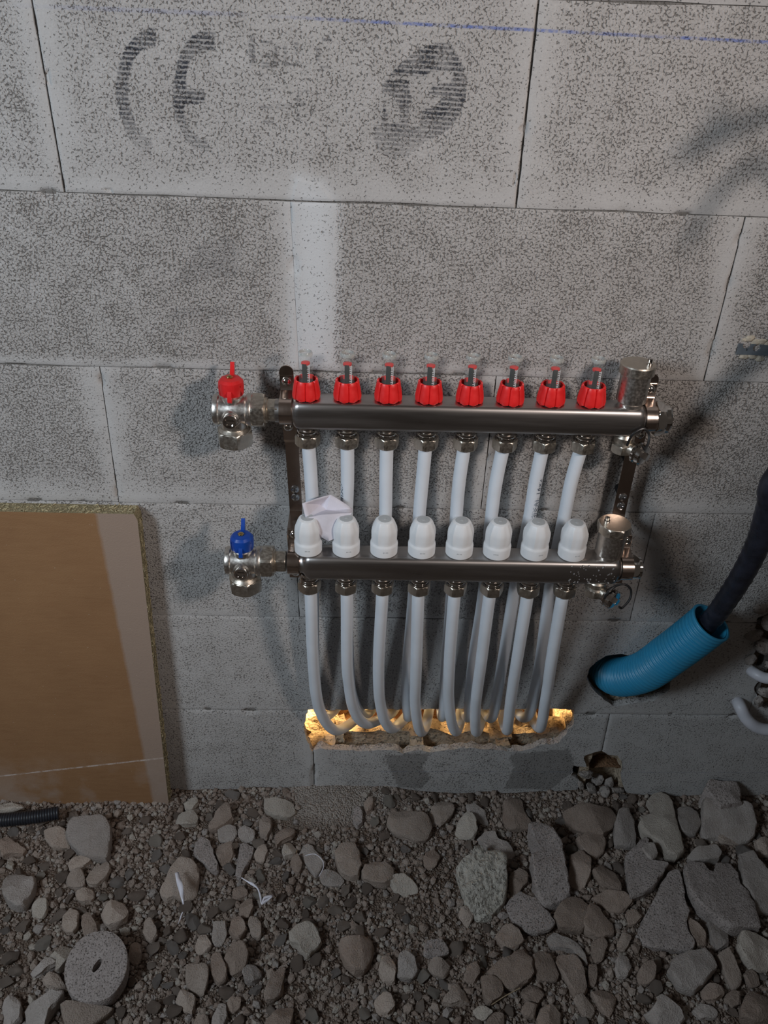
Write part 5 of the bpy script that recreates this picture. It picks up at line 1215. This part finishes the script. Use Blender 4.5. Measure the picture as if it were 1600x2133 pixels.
# cored concrete disc with its centre hole
def disc():
    pts = [(540,1500),(560,1420),(600,1350),(660,1280),(740,1235),(850,1220),(940,1230),(1010,1290),(1050,1370),(1060,1470),(1045,1560),(1000,1650),(940,1720),(860,1760),(740,1755),(640,1735),(580,1670),(545,1590)]
    hol = [(770,1510),(780,1470),(830,1432),(852,1440),(848,1480),(810,1530),(780,1532)]
    Pw = lambda L_, z: [atz(x/4, 1640+y/4, z) for x, y in L_]
    zt_, z0 = 0.030, 0.006; o_ = Pw(pts, zt_); OCC.append([(p.x, p.y) for p in o_])
    c = sum(o_, Vector())/len(o_); rad = sum((p-c).length for p in o_)/len(o_)
    hc = sum(Pw(hol, zt_), Vector())/len(hol); N = 96; bm = bmesh.new()
    def rout(a):   # outline radius interpolated from the traced rim
        best = sorted((abs((math.atan2(p.y-c.y, p.x-c.x)-a+math.pi) % (2*math.pi)-math.pi), (p-c).length) for p in o_)[:2]
        (d0, r0), (d1, r1) = best; return (r0*d1+r1*d0)/(d0+d1+1e-9)*0.5+rad*0.5
    rings = []
    T = lambda x, y, z: (x, y, z+(y-c.y)*0.22+(x-c.x)*0.03)
    for k, z in ((0.97, z0), (0.995, z0+.004), (1.0, zt_-.004), (0.985, zt_-.0008), (0.955, zt_)):
        rings.append([bm.verts.new(T(c.x+math.cos(2*math.pi*i/N)*rout(2*math.pi*i/N)*k*(1+0.012*noise.noise(Vector((i*.7, k*9, 1)))), c.y+math.sin(2*math.pi*i/N)*rout(2*math.pi*i/N)*k, z+0.0007*noise.noise(Vector((i, k, 0))))) for i in range(N)])
    for s in (0.7, 0.4):
        rings.append([bm.verts.new(T(hc.x+(v.co.x-hc.x)*s, hc.y+(v.co.y-hc.y)*s, zt_)) for v in rings[4]])
    for z in (zt_, z0-0.003):
        rings.append([bm.verts.new(T(hc.x+math.cos(2*math.pi*i/N)*0.0052+math.sin(2*math.pi*i/N)*0.002, hc.y+math.sin(2*math.pi*i/N)*0.0082+math.cos(2*math.pi*i/N)*0.002, z)) for i in range(N)])
    rings.append(rings[0])
    for a, b in zip(rings, rings[1:]):
        for i in range(N): bm.faces.new((a[i], a[(i+1) % N], b[(i+1) % N], b[i]))
    cc = Vector((c.x, c.y, 0)); setp(obj('concrete_disc', _shift(bm, cc), M_ST['c'], loc=cc, smooth=35), 'round grey concrete core disc with a small hole in its middle', 'concrete disc')
disc()

# ------------------------------------------------------------------ middle-sized stones: individuals sharing a dozen shapes
meshes = {}
def rock_obj(shape, mk, loc, s, rot, label, group):
    key = (shape, mk)
    if key not in meshes:
        bm = rock_mesh(100+shape, 3, 0.62, 0.12, 11); me = bpy.data.meshes.new('stone'); bm.to_mesh(me); bm.free(); me.materials.append(M_ST[mk])
        for p in me.polygons: p.use_smooth = True
        me.set_sharp_from_angle(angle=R(20)); meshes[key] = me
    o = bpy.data.objects.new('stone', meshes[key]); COL.objects.link(o); o.location = loc; o.scale = s; o.rotation_euler = rot
    return setp(o, label, 'stone', group)
LM = [((183, 1740), 'big rounded pale stone'), ((35, 1850), 'grey wedge stone'), ((80, 1890), 'small four-cornered pale stone'), ((235, 1895), 'ridged bumpy brown stone'), ((200, 2012), 'round concrete disc'),
 ((25, 2100), 'bottom left corner stone'), ((90, 2100), 'long grey stone'), ((180, 2110), 'broad stone under the disc'), ((372, 1828), 'stone with plastic shred'), ((60, 1705), 'black conduit'), ((390, 1700), 'pale stone by the board'),
 ((460, 1695), 'dark triangular stone by the wall'), ((428, 1775), 'speckled slanting shard'), ((508, 1780), 'long concrete sliver'), ((545, 1860), 'white plastic string'), ((650, 1785), 'long dusty slab'), ((725, 1785), 'big upright oval stone'),
 ((635, 1950), 'star-shaped tan stone'), ((742, 1980), 'heart-shaped brown stone'), ((490, 1990), 'pear-shaped brown stone'), ((570, 2045), 'long dark slanting stone'), ((410, 2035), 'broad flat-topped tan stone'), ((495, 1925), 'stone with rusty top'),
 ((850, 1715), 'dusty flat-faced stone'), ((972, 1710), 'pale teardrop stone'), ((840, 1840), 'pale flat pebble'), ((1005, 1835), 'coarse aggregate lump'), ((1150, 1795), 'big broken grey block'), ((1105, 1890), 'fan-shaped concrete slab'),
 ((905, 1975), 'small whitish concrete crumb'), ((1065, 2015), 'notched brown slab'), ((950, 2065), 'tan triangular stone'), ((850, 2005), 'upright grey-faced stone'), ((1005, 2110), 'pale wing-shaped flake'), ((1190, 2020), 'long dark brown stone'),
 ((1240, 1700), 'broad brown stone by the hole'), ((1380, 1710), 'tall pink-grey slab'), ((1520, 1705), 'wide pale-faced block'), ((1340, 1800), 'curved speckled concrete piece'), ((1390, 1900), 'big triangular concrete slab'), ((1505, 1860), 'largest pale concrete slab'),
 ((1445, 2010), 'pale grey four-cornered stone'), ((1525, 2010), 'brick-like tan bar'), ((1580, 1970), 'pale right edge stone'), ((1575, 2090), 'bottom right corner stone'), ((1390, 2100), 'dusty lumpy grey stone'), ((1350, 2025), 'smooth oval brown stone'), ((1265, 1920), 'rusty brown rounded stone'), ((1255, 2075), 'low dark triangular stone')]
MID = []
def topx(x, y, z):
    d = Vector((x, y, z))-CAM; zz = d.dot(_fw); return 800+F_PX*d.dot(_r2)/zz, 1066.5-F_PX*d.dot(_u2)/zz
def free(x, y, r, lst, k=0.9):
    for q in lst:
        if (q[0]-x)**2+(q[1]-y)**2 < ((q[2]+r)*k)**2: return False
    return True
BB = [(min(p[0] for p in W), max(p[0] for p in W), min(p[1] for p in W), max(p[1] for p in W), W) for W in OCC]
def in_big(x, y, m_=0.0):
    for x0, x1, y0, y1, W in BB:
        if x0-m_ < x < x1+m_ and y0-m_ < y < y1+m_:
            if inside((x, y), W): return True
            if m_ and near_on((x, y), W)[0] < m_: return True
    return False
NMID = 292-sum(1 for o in S.objects if o.name.startswith('stone'))
rnd = random.Random(77); placed = []; cnt = 0; tries = 0
while cnt < NMID and tries < 60000:
    tries += 1
    x = rnd.uniform(-0.27, 1.02); y = rnd.uniform(-0.45, -0.008)
    u, v = topx(x, y, 0.008)
    if not (-15 < u < 1615 and v < 2150): continue
    prog = cnt/NMID; r = 0.0125*(1-prog)+0.0072*prog; r *= rnd.uniform(0.85, 1.2)
    if 560 < u < 760 and v < 1740: continue
    if u < 365 and v < 1690: continue
    dens = 0.35 if (780 < u < 960 and 1780 < v < 1990) or (600 < u < 780 and v > 2000) or (230 < u < 340 and 1700 < v < 1850) else 1
    if rnd.random() > dens: continue
    if y > -r: y = -r-0.002
    if not free(x, y, r, placed, 0.82) or in_big(x, y, r*0.55): continue
    placed.append((x, y, r)); cnt += 1
    el = rnd.uniform(0.75, 1.35)
    mkc = rnd.choice('ttbbbggp'); o = rock_obj(rnd.randrange(12), mkc, (x, y, gh(x, y)+r*0.30), (r*el, r/el, r*rnd.uniform(0.8, 1.1)), (rnd.uniform(-0.35, 0.35), rnd.uniform(-0.35, 0.35), rnd.uniform(0, 6.28)), None, None)
    MID.append((o, u, v, r, mkc))

DIRS = ['right of', 'below right of', 'below', 'below left of', 'left of', 'above left of', 'above', 'above right of']
CW = {'t': 'tan', 'b': 'brown', 'g': 'grey', 'p': 'pale'}
buckets = {}
for o, u, v, r, mkc in MID:
    (lx, ly), nm = min(LM, key=lambda q: (q[0][0]-u)**2+(q[0][1]-v)**2)
    d = DIRS[int(round(math.atan2(v-ly, u-lx)/(math.pi/4))) % 8]
    buckets.setdefault((CW[mkc], d, nm), []).append((math.hypot(u-lx, v-ly), o))
for (cw, d, nm), L_ in buckets.items():
    L_.sort(key=lambda q: q[0])
    for i, (_d, o) in enumerate(L_):
        pre = 'small %s stone lying %s the %s' % (cw, d, nm)
        if len(L_) > 1: pre += (', nearest of those', ', second nearest', ', third nearest', ', fourth nearest', ', fifth nearest')[min(i, 4)]
        setp(o, pre, 'stone', 'small stones near the '+nm)
# rubble in the broken hole at the wall's foot
for i, (u, v, s_, yy) in enumerate(((1222, 1612, .013, .006), (1246, 1622, .015, .016), (1268, 1630, .014, .010), (1230, 1640, .014, .0), (1284, 1646, .013, .0), (1256, 1652, .015, -.004), (1210, 1636, .009, -.003), (1300, 1660, .010, -.006))):
    bm = rock_mesh(60+i, 3, 0.8, 0.2, 10); bmesh.ops.transform(bm, matrix=Matrix.Rotation(i*2.3, 4, 'Y') @ Matrix.Diagonal((s_*1.1, s_*0.8, s_*0.75, 1)), verts=bm.verts[:])
    setp(obj('mortar_lump', bm, M_LUMP, loc=at(u, v, yy), smooth=24), ('left', 'inner left', 'inner right', 'lower left', 'right', 'lowest middle', 'outer left', 'outer right')[i]+' mortar lump in the broken hole at the wall foot', 'mortar', 'mortar lumps in the broken hole')

# ------------------------------------------------------------------ gravel nobody could count
def gravel():
    r_ = random.Random(5); V = []; Fc = []; MI = []
    bases = []
    for k in range(10):
        bm = rock_mesh(300+k, 1, 0.7, 0.4, 5); bases.append(([v.co.copy() for v in bm.verts], [[v.index for v in f.verts] for f in bm.faces])); bm.free()
    n = 0; t_ = 0; gbig = []
    while n < 16500 and t_ < 90000:
        t_ += 1
        x = r_.uniform(-0.30, 1.06); y = r_.uniform(-0.47, -0.003)
        r = min(0.0085, max(0.0011, r_.lognormvariate(math.log(0.0028), 0.58)))
        u, v = topx(x, y, 0.005)
        if not (-30 < u < 1630 and v < 2170): continue
        if 620 < u < 760 and v < 1720 and r > 0.002: continue
        if in_big(x, y): continue
        if r < 0.006 and noise.noise(Vector((x*16, y*22, 3))) > 0.22 and r_.random() < 0.75: continue
        if r > 0.0035 and not free(x, y, r, placed, 0.75): continue
        if r > 0.0045:
            if not free(x, y, r, gbig, 0.8) or in_big(x, y, r*0.5): continue
            gbig.append((x, y, r))
        b, f = bases[r_.randrange(10)]
        m_ = (Matrix.Rotation(r_.uniform(0, 6.28), 3, 'Z') @ Matrix.Rotation(r_.uniform(-.6, .6), 3, 'X')) @ Matrix.Diagonal((r*r_.uniform(.8, 1.3), r*r_.uniform(.8, 1.2), r)).to_3x3()
        o_ = Vector((x, y, gh(x, y)+r*0.35)); base = len(V)
        V += [m_ @ c+o_ for c in b]; Fc += [[i+base for i in q] for q in f]; mi = r_.choice((0, 0, 1, 1, 1, 2, 3)); MI += [mi]*len(f); n += 1
    me = bpy.data.meshes.new('gravel'); me.from_pydata(V, [], Fc)
    for k in ('t', 'b', 'g', 'p'): me.materials.append(M_ST[k])
    me.polygons.foreach_set('material_index', MI); me.update()
    o = bpy.data.objects.new('gravel', me); COL.objects.link(o); setp(o, 'fine brown gravel and crumbs covering the earth floor between the stones', 'gravel', kind='stuff')
gravel()

# ------------------------------------------------------------------ bits of white plastic on the rubble
M_PLAST = plain('white_plastic_film', (0.72, 0.70, 0.76), 0.35, 0, 0.04, 60)
def ribbon(name, pts, widths, label, cat, z):
    P = catmull([atz(u, v, z_) for (u, v), z_ in zip(pts, z)], 6); n = len(P); bm = bmesh.new(); rows = []
    for i, p in enumerate(P):
        t_ = (P[min(i+1, n-1)]-P[max(i-1, 0)]); s = Vector((-t_.y, t_.x, 0)).normalized(); q = i/(n-1)*(len(widths)-1); k = min(len(widths)-2, int(q)); w_ = widths[k]+(widths[k+1]-widths[k])*(q-k)
        tw = 0.5*math.sin(i*0.6); rows.append((bm.verts.new(p-s*w_+Vector((0, 0, w_*tw))), bm.verts.new(p+Vector((0, 0, 0.0006))), bm.verts.new(p+s*w_-Vector((0, 0, w_*tw)))))
    for a, b in zip(rows, rows[1:]): bm.faces.new((a[0], a[1], b[1], b[0])); bm.faces.new((a[1], a[2], b[2], b[1]))
    o = obj(name, bm, M_PLAST, world=True, smooth=25); m_ = o.modifiers.new('thickness', 'SOLIDIFY'); m_.thickness = 0.0004; return setp(o, label, cat)
ribbon('plastic_shred', [(368, 1817), (374, 1840), (380, 1866), (382, 1884)], [0.0028, 0.0042, 0.0030, 0.0010], 'white plastic shred lying on the large flat tan stone', 'plastic', [.030, .030, .028, .024])
ribbon('plastic_shred', [(381, 1900), (376, 1912), (371, 1925)], [0.0010, 0.0014, 0.0005], 'short white plastic shred just below the longer one', 'plastic', [.020, .018, .018])
ribbon('plastic_string', [(503, 1828), (520, 1838), (537, 1850), (542, 1866), (546, 1882), (552, 1870), (565, 1866), (556, 1875), (545, 1884)], [0.0012, 0.0020, 0.0018, 0.0014, 0.0016, 0.0020, 0.0028, 0.0022, 0.0010], 'thin white plastic string with a knotted end, lying on brown stones', 'string', [.020, .020, .020, .020, .021, .023, .022, .022, .022])
bm = bmesh.new(); tube(bm, catmull([atz(636, 1782, .024), atz(655, 1779, .026), atz(670, 1790, .027), atz(674, 1806, .025), atz(664, 1826, .02)], 6), 0.0006, 8)
setp(obj('clear_thread', bm, M_PLAST, world=True), 'thin curved pale thread lying on the long dusty slab', 'thread')
bm = bmesh.new(); tube(bm, [atz(1024, 2093, .024), atz(1050, 2076, .026), atz(1083, 2058, .026)], 0.0007, 8)
setp(obj('twig', bm, plain('dry_twig', (0.36, 0.27, 0.17), 0.8), world=True), 'thin dry twig beside the large notched brown slab', 'twig')
bm = rock_mesh(9, 3, 0.8); c = at(18, 1684, -0.058); bmesh.ops.transform(bm, matrix=Matrix.Diagonal((0.028, 0.010, 0.010, 1)), verts=bm.verts[:])
setp(obj('stone', bm, M_ST['p'], loc=c, smooth=38), 'whitish stone lying on the black conduit under the board', 'stone')
